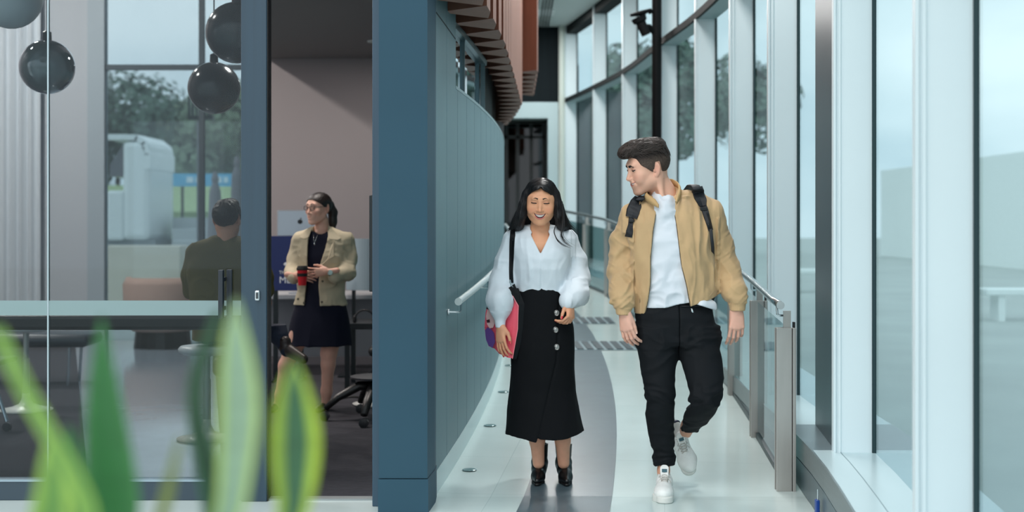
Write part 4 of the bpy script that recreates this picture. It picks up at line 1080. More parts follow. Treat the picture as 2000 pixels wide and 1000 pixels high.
def mouth_carve(fd):
    """remember the closed face, then open the mouth between its two lip curves"""
    mw, mzc, mzu, mzl = fd.mouth; pre = Field.__new__(Field); pre.lo, pre.h, pre.n, pre.ax, pre.D = fd.lo, fd.h, fd.n, fd.ax, fd.D.copy()
    def fn(X,Y,Z):
        u = np.clip(np.abs(X)/mw, 0, 1); top = mzu+(mzc-mzu)*u**2; bot = mzl+(mzc-mzl)*u**2.4
        return np.maximum(np.maximum(Z-top, bot-Z), np.maximum(np.abs(X)-mw, Y+.074))
    fd.sub((fn, np.array((-mw,-.14,min(mzl,mzc)-.002)), np.array((mw,-.074,max(mzu,mzc)+.002))), .0)
    return pre
def samp(fd, P):
    q = (P-fd.lo)/fd.h; q = np.clip(q, 0, np.array(fd.n)-1.001); i = q.astype(int); f = q-i; r = 0
    for dx in (0,1):
        for dy in (0,1):
            for dz in (0,1):
                w = (f[:,0] if dx else 1-f[:,0])*(f[:,1] if dy else 1-f[:,1])*(f[:,2] if dz else 1-f[:,2]); r = r+w*fd.D[i[:,0]+dx, i[:,1]+dy, i[:,2]+dz]
    return r
def gradf(fd, P, e=None):
    e = e or fd.h*1.5; g = []
    for k in range(3):
        d = np.zeros(3); d[k] = e; g.append((samp(fd,P+d)-samp(fd,P-d))/(2*e))
    g = np.stack(g,1); return g/np.maximum(np.linalg.norm(g,axis=1,keepdims=True),1e-6)
def strands(fd, P0, dirf, steps, dl, r, off=.0006, seed=1, jit=.25, A=None):
    """hairs combed over a field's surface from the points P0 along dirf"""
    rg = np.random.RandomState(seed); P = P0.copy(); paths = []; J = rg.normal(0, jit, P.shape); lift = rg.uniform(.2, 1.0, (len(P),1))*off
    for s_ in range(steps):
        for _ in range(2):
            g = gradf(fd, P); P = P-g*np.clip(samp(fd,P),-.01,.01)[:,None]
        paths.append(P+g*lift); d = dirf(P)+J; d = d-g*(d*g).sum(1,keepdims=True); d /= np.maximum(np.linalg.norm(d,axis=1,keepdims=True),1e-6); P = P+d*dl
    Q = np.stack(paths,1)                     # (N, steps, 3)
    for _ in range(2): Q[:,1:-1] = (Q[:,:-2]+2*Q[:,1:-1]+Q[:,2:])/4
    if A is not None: Q = Q @ A[:3,:3].T+A[:3,3]
    N, S, _ = Q.shape; t = np.gradient(Q, axis=1); t /= np.maximum(np.linalg.norm(t,axis=2,keepdims=True),1e-9)
    u = np.cross(t, np.array([.3,.9,.2])); u /= np.maximum(np.linalg.norm(u,axis=2,keepdims=True),1e-9); w = np.cross(t,u)
    k = np.arange(S)/(S-1); rad = (r*np.minimum(1, .35+k*4)*np.clip((1-k)*4,.12,1))[None,:,None]*rg.uniform(.6,1.3,(N,1,1))
    ring = [Q+(u*math.cos(a)+w*math.sin(a))*rad for a in (0, 2*PI/3, 4*PI/3)]
    V = np.stack(ring, 2).reshape(-1,3); base = (np.arange(N)[:,None]*S+np.arange(S-1)[None,:]).ravel()*3
    F_ = np.concatenate([np.stack([base+a, base+(a+1)%3, base+3+(a+1)%3, base+3+a],1) for a in range(3)])
    return V, F_
def head_colors(skin, lip, cheek, smile=0., blush=.5, stubble=0.):
    sk, lp, ch = [np.array(lin(c)) for c in (skin, lip, cheek)]
    def f(v):
        c = np.repeat(sk[None,:], len(v), 0)
        def blob(cx, cy, cz, r): return np.exp(-(((v-np.array([cx,cy,cz]))/np.array(r))**2).sum(1))
        w = sum(blob(s*.043,-.07,-.025,(.022,.04,.018)) for s in (-1,1))*blush+blob(0,-.108,-.028,(.012,.015,.01))*blush*.8+sum(blob(s*.08,.01,0,(.012,.03,.035)) for s in (-1,1))*.5
        c = c+(ch-c)*np.clip(w,0,1)[:,None]
        if stubble:
            st = np.array(lin((150,110,92))); w = np.exp(-(((v[:,2]+.088)/.035)**4))*(v[:,1] < .0)*stubble; c = c+(st-c)*w[:,None]*.6
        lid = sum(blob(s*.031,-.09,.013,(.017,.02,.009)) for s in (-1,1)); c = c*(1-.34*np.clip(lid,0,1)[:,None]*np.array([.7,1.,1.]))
        return c
    return f
# ---------------------------------------------------------------- people
M_skin = mat('skin', (225,180,155), .48, attr='col', sub=.15, spec=.35)
M_hair = mat('dark_hair', (34,27,25), .5, spec=.35)
M_hair_blk = mat('black_hair', (10,9,11), .36, spec=.45)
M_lip = mat('lips', (186,98,92), .35)
M_lip3 = mat('lips_rose', (198,108,102), .35)
M_lip2 = mat('lips_pale', (196,124,112), .45)
M_hair_lady = mat('dark_brown_hair', (24,16,16), .4, bump=.3, bscale=160, stretch=(1,1,.2))
M_brow = mat('brow_dark', (28,20,18), .7)
M_teeth = mat('teeth', (236,232,226), .2, spec=.6)
M_mouth = mat('mouth_inside', (70,24,24), .6)
M_eye = mat('eye_dark', (30,22,20), .15, spec=.7)
M_sclera = mat('eye_white', (205,200,196), .2)
M_nail = mat('natural_nail', (232,190,172), .3)
M_nailred = mat('red_nail', (206,26,48), .2, coat=.6)
def skin_fn(c, pinch=None):
    base = np.array(lin(c))
    def f(v): 
        n = vnoise(v*60, 3)[:,None]*.04; return base[None,:]*(1+n)
    return f
def fold(p, sc, amp, seed=0, bias=.35, warp=0.):
    q = p*np.array(sc)
    if warp: q = q+warp*np.stack([vnoise(p*7, seed+9), vnoise(p*7, seed+8), vnoise(p*7, seed+7)],1)
    return amp*(np.abs(vnoise(q, seed))-bias)
def front(fd, x, z, side=-1):
    """depth of a field's surface nearest the camera at (x, z)"""
    i = int(np.clip(round((x-fd.lo[0])/fd.h), 0, fd.n[0]-1)); k = int(np.clip(round((z-fd.lo[2])/fd.h), 0, fd.n[2]-1))
    c = fd.D[i,:,k]; j = np.nonzero(c < 0)[0]
    if len(j) == 0: return float(fd.lo[1]+fd.n[1]*fd.h*.5)
    j = j[0] if side < 0 else j[-1]
    return float(fd.lo[1]+fd.h*j)
def ribbon(fd, pts, w, th, off=.004, S=None, n=40, mb=None, edge=.3):
    """flat band lying on the front of a field; pts are (x, z[, width])"""
    A = np.array([(p[0], p[1], p[2] if len(p) > 2 else w) for p in pts]); s = np.concatenate([[0], np.cumsum(np.hypot(*np.diff(A[:,:2],axis=0).T))]); ss = np.linspace(0, s[-1], n)
    Q = np.stack([np.interp(ss, s, A[:,k]) for k in range(3)],1)
    for _ in range(3): Q[1:-1,:2] = (Q[:-2,:2]+2*Q[1:-1,:2]+Q[2:,:2])/4
    y = []
    for q in Q: y.append([front(fd, q[0]+u*q[2]*.5, q[1]) for u in (-1,0,1)])
    y = np.array(y)
    for _ in range(4): y[1:-1] = (y[:-2]+2*y[1:-1]+y[2:])/4
    mb = mb or MB(); vs = []; fs = []
    for i, q in enumerate(Q):
        t = Q[min(i+1,n-1),:2]-Q[max(i-1,0),:2]; t = t/np.linalg.norm(t); nx, nz = -t[1], t[0]
        if nx < 0: nx, nz = -nx, -nz
        for u, o in ((-1,0),(-1,th*edge),(-.85,th),(0,th),(.85,th),(1,th*edge),(1,0)):
            yy = np.interp(u, (-1,0,1), y[i]); vs.append((q[0]+u*nx*q[2]*.5, yy-off-o, q[1]+u*nz*q[2]*.5))
    for i in range(n-1):
        for j in range(6): k = i*7+j; fs.append((k, k+1, k+8, k+7))
    fs += [(0,1,2,3,4,5,6), tuple(range((n-1)*7+6, (n-1)*7-1, -1))]
    return mb.add(vs, fs)
def face_bits(A, root, fd, ex=.031, brow=1.0, lash=.0012, open_eye=False, brow_h=.036, teeth=True, arch=.004, look=0., lip=None, lipr=.0034, brow_m=None, ew=.0145, down=.0028):
    """eyes, brows, lips and teeth as parts, laid on the face's own surface; A is the head's 4x4 placement"""
    A = Matrix(A.tolist()); TX = lambda p: A @ Vector(p); R3 = range(9)
    mw, mzc, mzu, mzl = fd.mouth
    for s in (-1, 1):
        mb = MB(); pts = []
        for i in R3:
            u = -1+i/4; x = s*ex+ew*u; z = .0112-down*(1-u*u)+(.0012 if u*s > .5 else 0); pts.append((x, front(fd, x, z)-.0002, z))
        P3 = np.array(pts); P3[1:-1,1] = (P3[:-2,1]+P3[1:-1,1]+P3[2:,1])/3
        mb.tube([TX(q) for q in P3], [lash*.5]+[lash]*7+[lash*.5], 6); mb.build('eyelashes', M_brow, root, smooth=True)
        if open_eye:
            c = Vector((s*ex, front(fd, s*ex, .0085)+.0018, .0083))
            mb = MB(); mb.sphere((0,0,0), .0095, 16, (1.15,.35,.42)); mb.v = [tuple(TX(Vector(v)+c)) for v in mb.v]; eb = mb.build('eyeball', M_sclera, root, smooth=True)
            mb = MB(); mb.sphere((0,0,0), .0052, 12, (1,.4,.8)); mb.v = [tuple(TX(Vector(v)+c+Vector((look,-.0030,0)))) for v in mb.v]; mb.build('iris', M_eye, eb, smooth=True)
        pts = []; rr = []
        for i in R3:
            u = i/8; x = s*(.013+.029*u); z = brow_h+arch*math.sin(PI*min(1,u*1.2)*.8)-(.005*max(0,u-.6)/.4)
            pts.append((x, front(fd, x, z)+.0008, z)); rr.append((.0034*(1-.70*u)+.0007)*brow)
        P3 = np.array(pts); P3[1:-1,1] = (P3[:-2,1]+P3[1:-1,1]+P3[2:,1])/3
        mb = MB().tube([TX(q) for q in P3], rr, 8, flat=.9); mb.build('eyebrow', M_brow, root, smooth=True)
    n = 20; mb = MB()
    for up in (1, 0):
        pts = []; rr = []
        for i in range(n+1):
            u = -1+2*i/n; x = u*mw*1.02; a = abs(u)
            z = (mzu+(mzc-mzu)*a**2+lipr*.45) if up else (mzl+(mzc-mzl)*a**2.4-lipr*.75)
            pts.append((x, front(fd, x, z+(.001 if up else -.001))+.0012, z)); rr.append(lipr*(.85 if up else 1.15)*math.sqrt(max(.04, 1-a**2.2))*(1-.12*math.exp(-(u/.12)**2)*up))
        P3 = np.array(pts)
        for _ in range(3): P3[1:-1,1] = (P3[:-2,1]+2*P3[1:-1,1]+P3[2:,1])/4
        mb.tube([TX(q) for q in P3], rr, 10, flat=1.0)
    mb.build('lips', lip or M_lip, root, smooth=True)
    if teeth:
        y0 = front(fd, 0, mzu)+.0035; w = mw*.90; mb = MB(); vs = []; n = 16
        for i in range(n+1):
            u = -1+2*i/n; a = abs(u); yy = y0+.012*u*u; zt = mzu+(mzc-mzu)*a**2+.001; hgt = min(.0135, (mzu-mzl)*.74)*(1-a**3)+.001
            vs += [tuple(TX((u*w, yy, zt))), tuple(TX((u*w*.97, yy+.0006, zt-hgt))), tuple(TX((u*w*.97, yy+.004, zt-hgt))), tuple(TX((u*w, yy+.004, zt)))]
        mb.add(vs, [(4*i+k, 4*i+4+k, 4*i+4+(k+1)%4, 4*i+(k+1)%4) for i in range(n) for k in range(4)]); mb.build('teeth', M_teeth, root, smooth=True)
        mb = MB(); vs = []
        for i in range(n+1):
            u = -1+2*i/n; a = abs(u); yy = y0+.006+.012*u*u; vs += [tuple(TX((u*mw*1.05, yy, mzu+.004))), tuple(TX((u*mw*1.05, yy, mzl-.004)))]
        mb.add(vs, [(2*i, 2*i+2, 2*i+3, 2*i+1) for i in range(n)]); mb.build('mouth_inside', M_mouth, root)
def local(A, p, ):
    B = np.linalg.inv(A); q = B @ np.array([*p,1.0]); return q[:3]
def slab2(a, b, ra, rb, z0, z1, rnd=.003):
    """rounded plan shape between two circles, from z0 to z1"""
    f0, lo, hi = rc((a[0],a[1],0),(b[0],b[1],0), ra, rb)
    def fn(X,Y,Z):
        q = f0(X,Y,np.zeros_like(Z)); zz = np.abs(Z-(z0+z1)/2)-(z1-z0)/2
        return np.maximum(q, zz)
    return fn, np.array([lo[0],lo[1],z0]), np.array([hi[0],hi[1],z1])
def sneaker(root, A, side, flag):
    """low white trainer; A places the local frame (+x its left, -y toe, z up, sole at 0)"""
    so = Field((-.07,-.18,-.01),(.07,.15,.05), .003)
    for q in (slab2((0,.095),(.004*side,.0),.034,.037,0,.027), slab2((.004*side,.0),(.006*side,-.075),.037,.047,0,.027), slab2((.006*side,-.075),(.0,-.115),.047,.038,.0,.029)): so.add(q, .01)
    v, f = net(so, 2); M_sole = mat('sole_white', (214,216,212), .5)
    to_mesh('sole', [(v,f)], M_sole, root, A)
    up = Field((-.07,-.175,.01),(.07,.15,.16), .003)
    up.add(el((.004*side,-.078,.038),(.046,.066,.036))); up.add(rc((.003*side,-.05,.045),(0,.02,.070),.037,.033), .02); up.add(rc((0,.02,.060),(0,.085,.055),.034,.033), .02)
    up.add(rc((0,.085,.04),(0,.082,.088),.034,.028), .015); up.add(rc((0,.0,.07),(0,.05,.085),.030,.029), .02)
    up.cut(lambda X,Y,Z: .02-Z)
    up.sub(el((0,.052,.118),(.026,.046,.050)), .006)
    for s in (-1,1): up.sub(rc((s*.017,-.052,.078),(s*.012,.0,.104),.0022), .004)
    v, f = net(up, 2); u = to_mesh('upper', [(v,f)], mat('trainer_white', (232,234,232), .5, var=.05, vscale=40, bump=.1, bscale=90), root, A)
    AM = Matrix(A.tolist())
    tg = Field((-.04,-.06,.05),(.04,.05,.16), .003); tg.add(rc((0,-.03,.082),(0,.022,.128),.017,.021)); 
    tg.cut(lambda X,Y,Z: np.abs((Y+.03)*.66-(Z-.084)*.75)-.006)
    v, f = net(tg, 1); tt = to_mesh('tongue', [(v,f)], mat('trainer_white', (0,0,0)), root, A)
    mb = MB().box((-.013,-.002,-.0015),(.013,.002,.0015)); R = Matrix.Rotation(math.radians(47), 4, 'X')
    mb = MB(); q = [(-.012,-.009),(.012,-.009),(.012,.009),(-.012,.009)]
    d = Vector((0,.66,.75)).normalized(); n_ = Vector((0,-.75,.66)); c = Vector((0,.008,.118))+n_*.0075
    mb.add([AM @ (c+Vector((1,0,0))*a+d*b) for a,b in q], [(0,1,2,3)]); mb.build('tongue_label', mat('label_green_blue', (52,92,104), .5), tt)
    mb = MB()
    for i in range(6):
        y = -.054+.0115*i; z = .0835+.0078*i*.85; w = .015+.0012*i
        for sg in (-1,1):
            mb.tube([AM @ Vector((sg*-w, y, z-.008)), AM @ Vector((sg*-w*.6, y+.002, z+.0005)), AM @ Vector((0, y+.004, z+.004)), AM @ Vector((sg*w*.6, y+.006, z+.0025)), AM @ Vector((sg*w, y+.009, z-.004))], .0021, 6)
    for sg in (-1,1):
        mb.tube([AM @ Vector((0,.006,.108)), AM @ Vector((sg*.014,-.004,.110)), AM @ Vector((sg*.026,-.016,.096)), AM @ Vector((sg*.014,-.018,.095)), AM @ Vector((0,.002,.106))], .0018, 6)
        mb.tube([AM @ Vector((0,.004,.108)), AM @ Vector((sg*.012,-.02,.100)), AM @ Vector((sg*.03,-.035,.075))], .0018, 6)
    mb.build('laces', mat('lace_grey', (186,182,176), .7), root, smooth=True)
    hp = Field((-.045,.06,.05),(.045,.14,.12), .003); hp.add(grow(rc((0,.085,.06),(0,.083,.092),.034,.029), .0022)); hp.cut(lambda X,Y,Z: .096-Y+0*Z); hp.cut(lambda X,Y,Z: .066-Z)
    v, f = net(hp, 1); to_mesh('heel_tab', [(v,f)], mat('heel_navy', (28,38,70), .5), root, A)

# ================================================================ the walking man
S1 = F/7.2
def m(x, y, Y=7.2): return np.array([(x-1000)/S1, Y, CAMZ-(y-HY)/S1])
def mr(y, xl, xr, yc, ry): return (CAMZ-(y-HY)/S1, ((xl+xr)/2-1000)/S1, yc, (xr-xl)/2/S1, ry)
man = empty('person', (m(1310,0)[0], 7.22, zf(7.22)))
tag(man, 'smiling dark-haired man in tan bomber jacket and white trainers, walking and looking left', 'person')
# --- clothes volumes
torso_rows = [mr(388,1272,1340,7.29,.075), mr(398,1250,1368,7.29,.10), mr(412,1232,1392,7.28,.118), mr(435,1222,1402,7.27,.135), mr(470,1224,1402,7.26,.145), mr(505,1229,1399,7.26,.145),
              mr(540,1233,1398,7.25,.138), mr(575,1236,1398,7.25,.132), mr(598,1239,1396,7.25,.128), mr(614,1241,1394,7.25,.125)]
torso = loft(torso_rows, 2.3)
XL = [(380,1279),(400,1283),(420,1279),(450,1273),(500,1268),(550,1268),(585,1264),(620,1258)]
XR = [(372,1300),(385,1309),(400,1313),(430,1318),(470,1322),(520,1328),(560,1338),(598,1345),(620,1350)]
def zy(Z): return HY-(Z-CAMZ)*S1
def fXL(Z): return (np.interp(zy(Z), [a for a,b in XL],[b for a,b in XL])-1000)/S1
def fXR(Z): return (np.interp(zy(Z), [a for a,b in XR],[b for a,b in XR])-1000)/S1
jk = Field((m(1180,0)[0],7.0,m(0,625)[2]),(m(1470,0)[0],7.48,m(0,352)[2]), .0042)
jk.add(torso)
jk.add(rc(m(1302,386,7.30), m(1246,414,7.29), .052, .058), .05); jk.add(rc(m(1325,384,7.30), m(1385,405,7.29), .052, .060), .05)
armR = [m(1238,424,7.28), m(1219,478,7.30), m(1213,528,7.29), m(1214,575,7.20), m(1217,596,7.17)]
armL = [m(1392,418,7.28), m(1411,478,7.31), m(1424,525,7.30), m(1435,570,7.22), m(1440,590,7.20)]
for a, rr in ((armR,(.068,.064,.060,.055,.048)), (armL,(.068,.066,.064,.058,.046))):
    for q in chain(a, rr): jk.add(q, .03)
jk.add(el(m(1213,592,7.18),(.058,.052,.026)), .015); jk.add(el(m(1440,583,7.20),(.047,.05,.026)), .015)
jk.add(loft([mr(600,1200,1232,7.17,.042), mr(614,1203,1231,7.165,.040)]), .004); jk.add(loft([mr(592,1424,1456,7.20,.042), mr(607,1425,1455,7.195,.040)]), .004)
def jfold(p):
    x = p[:,0]*S1+1000; y = HY-(p[:,2]-CAMZ)*S1
    arm = ((x < 1238) | (x > 1402)) & (y > 425)
    d = np.where(arm, fold(np.stack([p[:,0],p[:,1],p[:,2]+np.where(x<1300,-.9,.9)*p[:,0]],1),(6,7,17),.017,1,.38,.9)+fold(np.stack([p[:,0],p[:,1],p[:,2]+np.where(x<1300,.7,-.7)*p[:,0]],1),(14,14,36),.006,4,.36,.8), fold(p,(19,10,2.6),.014,2,.36,.7)+fold(p,(40,18,7),.005,5,.36,.6))
    low = np.exp(-((y-583)/16)**2)*((~arm))
    cuff = ((y > 601) & (x < 1240)) | ((y > 592) & (x > 1415))
    return np.where(cuff, .0012*np.sin(x*2.2), d+low*fold(p,(34,10,8),.004,6))
jk.displace(jfold)
jk.sub(grow(loft(torso_rows+[mr(630,1241,1394,7.25,.125)], 2.3), -.016), .0)
# hem: the left panel hangs lower than the right one
def hemcut(X, Y, Z):
    x = X*S1+1000; y = np.interp(x, [1180,1236,1262,1300,1340,1400,1408,1409,1500],[700,612,614,606,599,580,578,700,700]) ; 
    y = np.where((x > 1236) & (x < 1409), y, 700); return (CAMZ-(y-HY)/S1)-Z+0*Y
jk.cut(lambda X,Y,Z: np.where((np.abs(Y-7.25) < .16), hemcut(X,Y,Z), -1.))
jk.sub((lambda X,Y,Z: np.maximum(np.maximum(fXL(Z)-X, X-fXR(Z)), Y-7.24), m(1240,0)[0]*np.array([1,0,0])+np.array([0,7.0,m(0,625)[2]]), np.array([m(1360,0)[0],7.24,m(0,350)[2]])), .004)
# neck opening
jk.sub(rc(m(1300,372,7.27), m(1303,350,7.26), .064, .085), .01); jk.sub(rc(m(1296,388,7.2), m(1296,360,7.16), .045, .07), .008)
v, f = net(jk, 1, .004)
M_jk = mat('tan_cotton', (190,158,116), .75, bump=.12, bscale=500, var=.06, vscale=10, sheen=.2)
jacket = to_mesh('bomber_jacket', [(v,f)], M_jk, man)
# collar: ribbed band round the neck
col = []; 
cpts = [m(1284,402,7.135), m(1271,394,7.16), m(1262,385,7.22), m(1268,377,7.31), m(1292,362,7.365), m(1318,355,7.35), m(1331,365,7.28), m(1327,381,7.20), m(1317,396,7.14)]
mb = MB(); vs = []; A_ = np.array(cpts); s_ = np.linspace(0, len(A_)-1, 90); C_ = np.stack([np.interp(s_, range(len(A_)), A_[:,k]) for k in range(3)],1)
for _ in range(12): C_[1:-1] = (C_[:-2]+2*C_[1:-1]+C_[2:])/4
cen = m(1298,380,7.26)
for i, c in enumerate(C_):
    o = c-cen; o[2] = 0; o /= np.linalg.norm(o); rb = .0009*(i % 2)
    hgt = .024*min(1, min(i, 89-i)/8+.3)
    for q in (c+o*(.010+rb)+np.array([0,0,-.012]), c+o*(.006+rb)+np.array([0,0,hgt*.5]), c-o*.002+np.array([0,0,hgt]), c-o*.006+np.array([0,0,hgt*.9]), c-o*.004+np.array([0,0,-.010])): vs.append(q)
mb.add(vs, [(5*i+k, 5*i+5+k, 5*i+5+(k+1)%5, 5*i+(k+1)%5) for i in range(89) for k in range(5)]+[(4,3,2,1,0),(445,446,447,448,449)])
mb.build('collar', mat('tan_rib', (192,158,110), .8, bump=.1, bscale=400), man, smooth=True)
# zip edges and puller
mz = MB()
for tab in (XL, XR):
    pts = []
    for y in np.linspace(404, 596 if tab is XR else 610, 60):
        x = np.interp(y, [a for a,b in tab],[b for a,b in tab]); X = (x-1000)/S1; Z = CAMZ-(y-HY)/S1; dx = -.008 if tab is XL else .008
        pts.append((X, front(jk, X+dx, Z)+.003, Z))
    P3 = np.array(pts)
    for _ in range(5): P3[1:-1] = (P3[:-2]+2*P3[1:-1]+P3[2:])/4
    mz.tube(P3, .0026, 8)
for pk_ in ([(1372,582),(1384,577),(1394,568)],[(1249,590),(1250,572),(1252,556)]):
    pw_ = MB(); q_ = [((x-1000)/S1, CAMZ-(y-HY)/S1) for x,y in pk_]
    pw_.tube([(a, front(jk, a, b)-.001, b) for a,b in q_], .0028, 6); pw_.build('pocket_welt', M_jk, man, smooth=True)
zp = mz.build('zip', mat('zip_dark', (92,80,62), .4, metal=.5), man, smooth=True)
q = m(1346,600,7.105); MB().tube([q, q+np.array([.004,-.004,-.016]), q+np.array([.008,-.006,-.022])], [.004,.006,.003], 8).build('zip_puller', M_rail, zp, smooth=True)
# t-shirt
ts = Field((m(1225,0)[0],7.05,m(0,612)[2]),(m(1405,0)[0],7.44,m(0,370)[2]), .0045)
ts.add(grow(loft(torso_rows[:-1]+[mr(612,1243,1402,7.25,.128)], 2.3), -.015))
def shem(X,Y,Z):
    x = X*S1+1000; return CAMZ-(np.interp(x,[1240,1262,1300,1325,1345,1370,1400],[600,602,600,593,590,597,607])-HY)/S1-Z+0*Y
ts.add(rc(m(1368,596,7.165), m(1386,599,7.20), .036, .034), .02)
ts.add(rc(m(1296,392,7.27), m(1298,384,7.27), .062, .058), .03)
ts.add(rc(m(1297,398,7.215), m(1297,414,7.205), .052, .06), .03)
ts.sub(rc(m(1296,376,7.16), m(1296,360,7.15), .043, .06), .006); ts.sub(rc(m(1299,372,7.24), m(1303,350,7.26), .050, .075), .006)
ts.displace(lambda p: fold(p,(8,6,11),.010,11,.36,1.2)+fold(p,(22,12,26),.004,12,.36,1.))
ts.cut(shem); v, f = net(ts, 1); to_mesh('t_shirt', [(v,f)], mat('white_jersey', (214,220,228), .8, bump=.05, bscale=400), man)
# trousers
tr = Field((m(1225,0)[0],6.98,m(0,925)[2]),(m(1420,0)[0],7.62,m(0,584)[2]), .0045)
pel = loft([mr(588,1252,1386,7.25,.088), mr(602,1246,1392,7.25,.100), mr(620,1242,1398,7.26,.13), mr(650,1242,1404,7.27,.14), mr(676,1244,1407,7.27,.135)], 2.4)
tr.add(pel)
legA = [mr(640,1242,1330,7.25,.115), mr(700,1248,1324,7.22,.098), mr(735,1254,1318,7.20,.085), mr(765,1260,1316,7.18,.076), mr(785,1261,1315,7.18,.074), mr(815,1261,1317,7.21,.075), mr(850,1268,1319,7.25,.068), mr(880,1276,1320,7.27,.058), mr(912,1281,1321,7.275,.052)]
legB = [mr(640,1318,1406,7.25,.115), mr(700,1330,1409,7.20,.10), mr(735,1337,1410,7.15,.09), mr(762,1342,1406,7.11,.084), mr(785,1342,1401,7.12,.082), mr(810,1336,1393,7.19,.08), mr(832,1337,1382,7.28,.072), mr(850,1340,1370,7.36,.06)]
tr.add(loft(legA), .03); tr.add(loft(legB), .03)
# knees, seams and stacked creases
def tfold(p):
    y = HY-(p[:,2]-CAMZ)*S1; x = p[:,0]*S1+1000
    kn = np.exp(-((y-772)/22)**2)+.8*np.exp(-((y-895)/22)**2)*(x<1325)+.7*np.exp(-((y-838)/14)**2)*(x>1328)+.5*np.exp(-((y-660)/22)**2)
    return fold(p,(7,7,34),.024,21,.36,1.4)*np.clip(kn,0,1)+fold(p,(10,10,16),.008,22,.38,1.)
tr.displace(tfold)
# rolled hems
tr.add(rc(m(1283,911,7.275), m(1319,902,7.275), .012, .011, fy=.28), .004); tr.add(rc(m(1282,905,7.275), m(1320,896,7.275), .012, .011, fy=.28), .004)
tr.add(rc(m(1342,846,7.38), m(1369,850,7.38), .013, .013, fy=.3), .006)
tr.sub(rc(m(1300,935,7.27), m(1300,903,7.27), .040,.040), .0); tr.sub(rc(m(1350,880,7.42), m(1352,852,7.40), .036,.034), .0)
tr.sub((lambda X,Y,Z: np.maximum(np.abs(X-m(1325,0)[0])-.0012, Y-7.2), m(1322,690)-.2, m(1328,596)+np.array([0,.0,0])), .006)
v, f = net(tr, 1); to_mesh('trousers', [(v,f)], mat('black_denim', (9,14,19), .8, spec=.25, bump=.15, bscale=600, var=.12, vscale=14), man)
bl = MB(); pts = [(m(x,0)[0], front(tr, m(x,0)[0], m(0,598)[2])-.002, m(0,597)[2]) for x in range(1318,1372,6)]
bl.tube(pts, .010, 8, flat=.35); bl.build('belt', mat('belt_black', (22,24,28), .4), man, smooth=True)
# --- head, neck, hands, ankles: the body
HS = 1.13
RM = frame((-.93,-.27,-.24), (-.16,-.10,1))
HO = m(1268,328,7.275)
AH = T(RM, HO, HS)
nk0 = local(AH, m(1286,348,7.30)); nk1 = local(AH, m(1298,374,7.30)); nk2 = local(AH, m(1301,396,7.29)); nk3 = local(AH, m(1298,404,7.275))
lo = np.minimum.reduce([nk0,nk1,nk2,nk3])-.09; hi = np.maximum.reduce([nk0,nk1,nk2,nk3])+.09
h2 = Field(np.minimum(lo,(-.105,-.14,-.16)), np.maximum(hi,(.105,.13,.135)), .0023)
def regrid(src, dst):
    o = np.round((src.lo-dst.lo)/dst.h).astype(int); dst.lo = src.lo-o*dst.h
    dst.ax = [(dst.lo[i]+dst.h*np.arange(dst.n[i])).astype(F32) for i in range(3)]
def full_head(h, extra, **kw):
    """head field on a grid widened to hold the neck"""
    global Field
    los = [np.array(q[1]) for q, k in extra]; his = [np.array(q[2]) for q, k in extra]
    LO = np.minimum.reduce(los+[np.array((-.105,-.14,-.16))])-.005; HI = np.maximum.reduce(his+[np.array((.105,.13,.135))])+.005
    old = Field.__init__
    def init(s, lo, hi, hh): old(s, LO, HI, hh)
    Field.__init__ = init
    try: fd = head_field(h, **kw)
    finally: Field.__init__ = old
    for q, k in extra: fd.add(q, k)
    return fd
ex_ = [(rc(nk0, nk1, .060/HS, .062/HS), .035), (rc(nk1, nk2, .062/HS, .070/HS), .02), (rc(nk2, nk3, .060/HS, .058/HS), .03)]
sm0 = local(AH, m(1288,345,7.235)); sm1 = local(AH, m(1294,392,7.20)); ex_.append((rc(sm0, sm1, .012/HS, .010/HS), .035))
hd = full_head(.0023, ex_, male=True, smile=.6, wide=1.0, jaw=1.10, chin=1.15, mouth=(.027,-.044,-.050,-.0605))
hd_pre = mouth_carve(hd); hd_pre.mouth = hd.mouth
v, f = net(hd, 1, .02)
SK_M = (226,176,152)
cf = head_colors(SK_M, (190,112,100), (220,150,132), .55, .45, .5)
parts_ = [(v @ AH[:3,:3].T+AH[:3,3], f, cf(v))]
def hand_part(prims, h=.0026, fn=None):
    lo = np.minimum.reduce([q[1] for q,k in prims])-.01; hi = np.maximum.reduce([q[2] for q,k in prims])+.01
    fd = Field(lo, hi, h)
    for q, k in prims: fd.add(q, k)
    v, f = net(fd, 1, .05); return (v, f, fn(v) if fn else None)
hfn = skin_fn((222,172,152))
pr, nl1 = hand_prims(m(1217,608,7.165), (.16,-.12,-1), (-.62,-.78,-.05), (1,-.5,0), L=.192, curl=(14,24,16), each=[(20,30,18),(17,30,20),(14,28,20),(10,26,18)], th=(14,6), fat=1.08); parts_.append(hand_part(pr, fn=hfn))
pr, nl2 = hand_prims(m(1440,603,7.195), (-.03,-.05,-1), (.10,-1,.0), (-1,-.1,0), L=.200, spread=4, each=[(16,24,14),(20,28,14),(24,30,16),(28,34,18)], th=(4,8), fat=1.06); parts_.append(hand_part(pr, fn=hfn))
bd = Field((m(1195,0)[0],7.05,-.01),(m(1460,0)[0],7.68,m(0,385)[2]), .006)
bd.add(grow(loft(torso_rows[1:], 2.3), -.034)); bd.add(grow(pel, -.025), .02); bd.add(grow(loft(legA), -.022), .02); bd.add(grow(loft(legB), -.022), .02)
for a in (armR, armL):
    for q in chain(a, (.05,.045,.04,.034,.028)): bd.add(q, .02)
AK1 = m(1299,925,7.275); AK2 = m(1349,868,7.475)
for q in chain([m(1300,890,7.27), AK1, AK1+np.array([0,-.02,-.045])], (.036,.030,.030)): bd.add(q, .02)
for q in chain([m(1352,840,7.37), AK2, AK2+np.array([.012,.0,-.045])], (.040,.030,.030)): bd.add(q, .02)
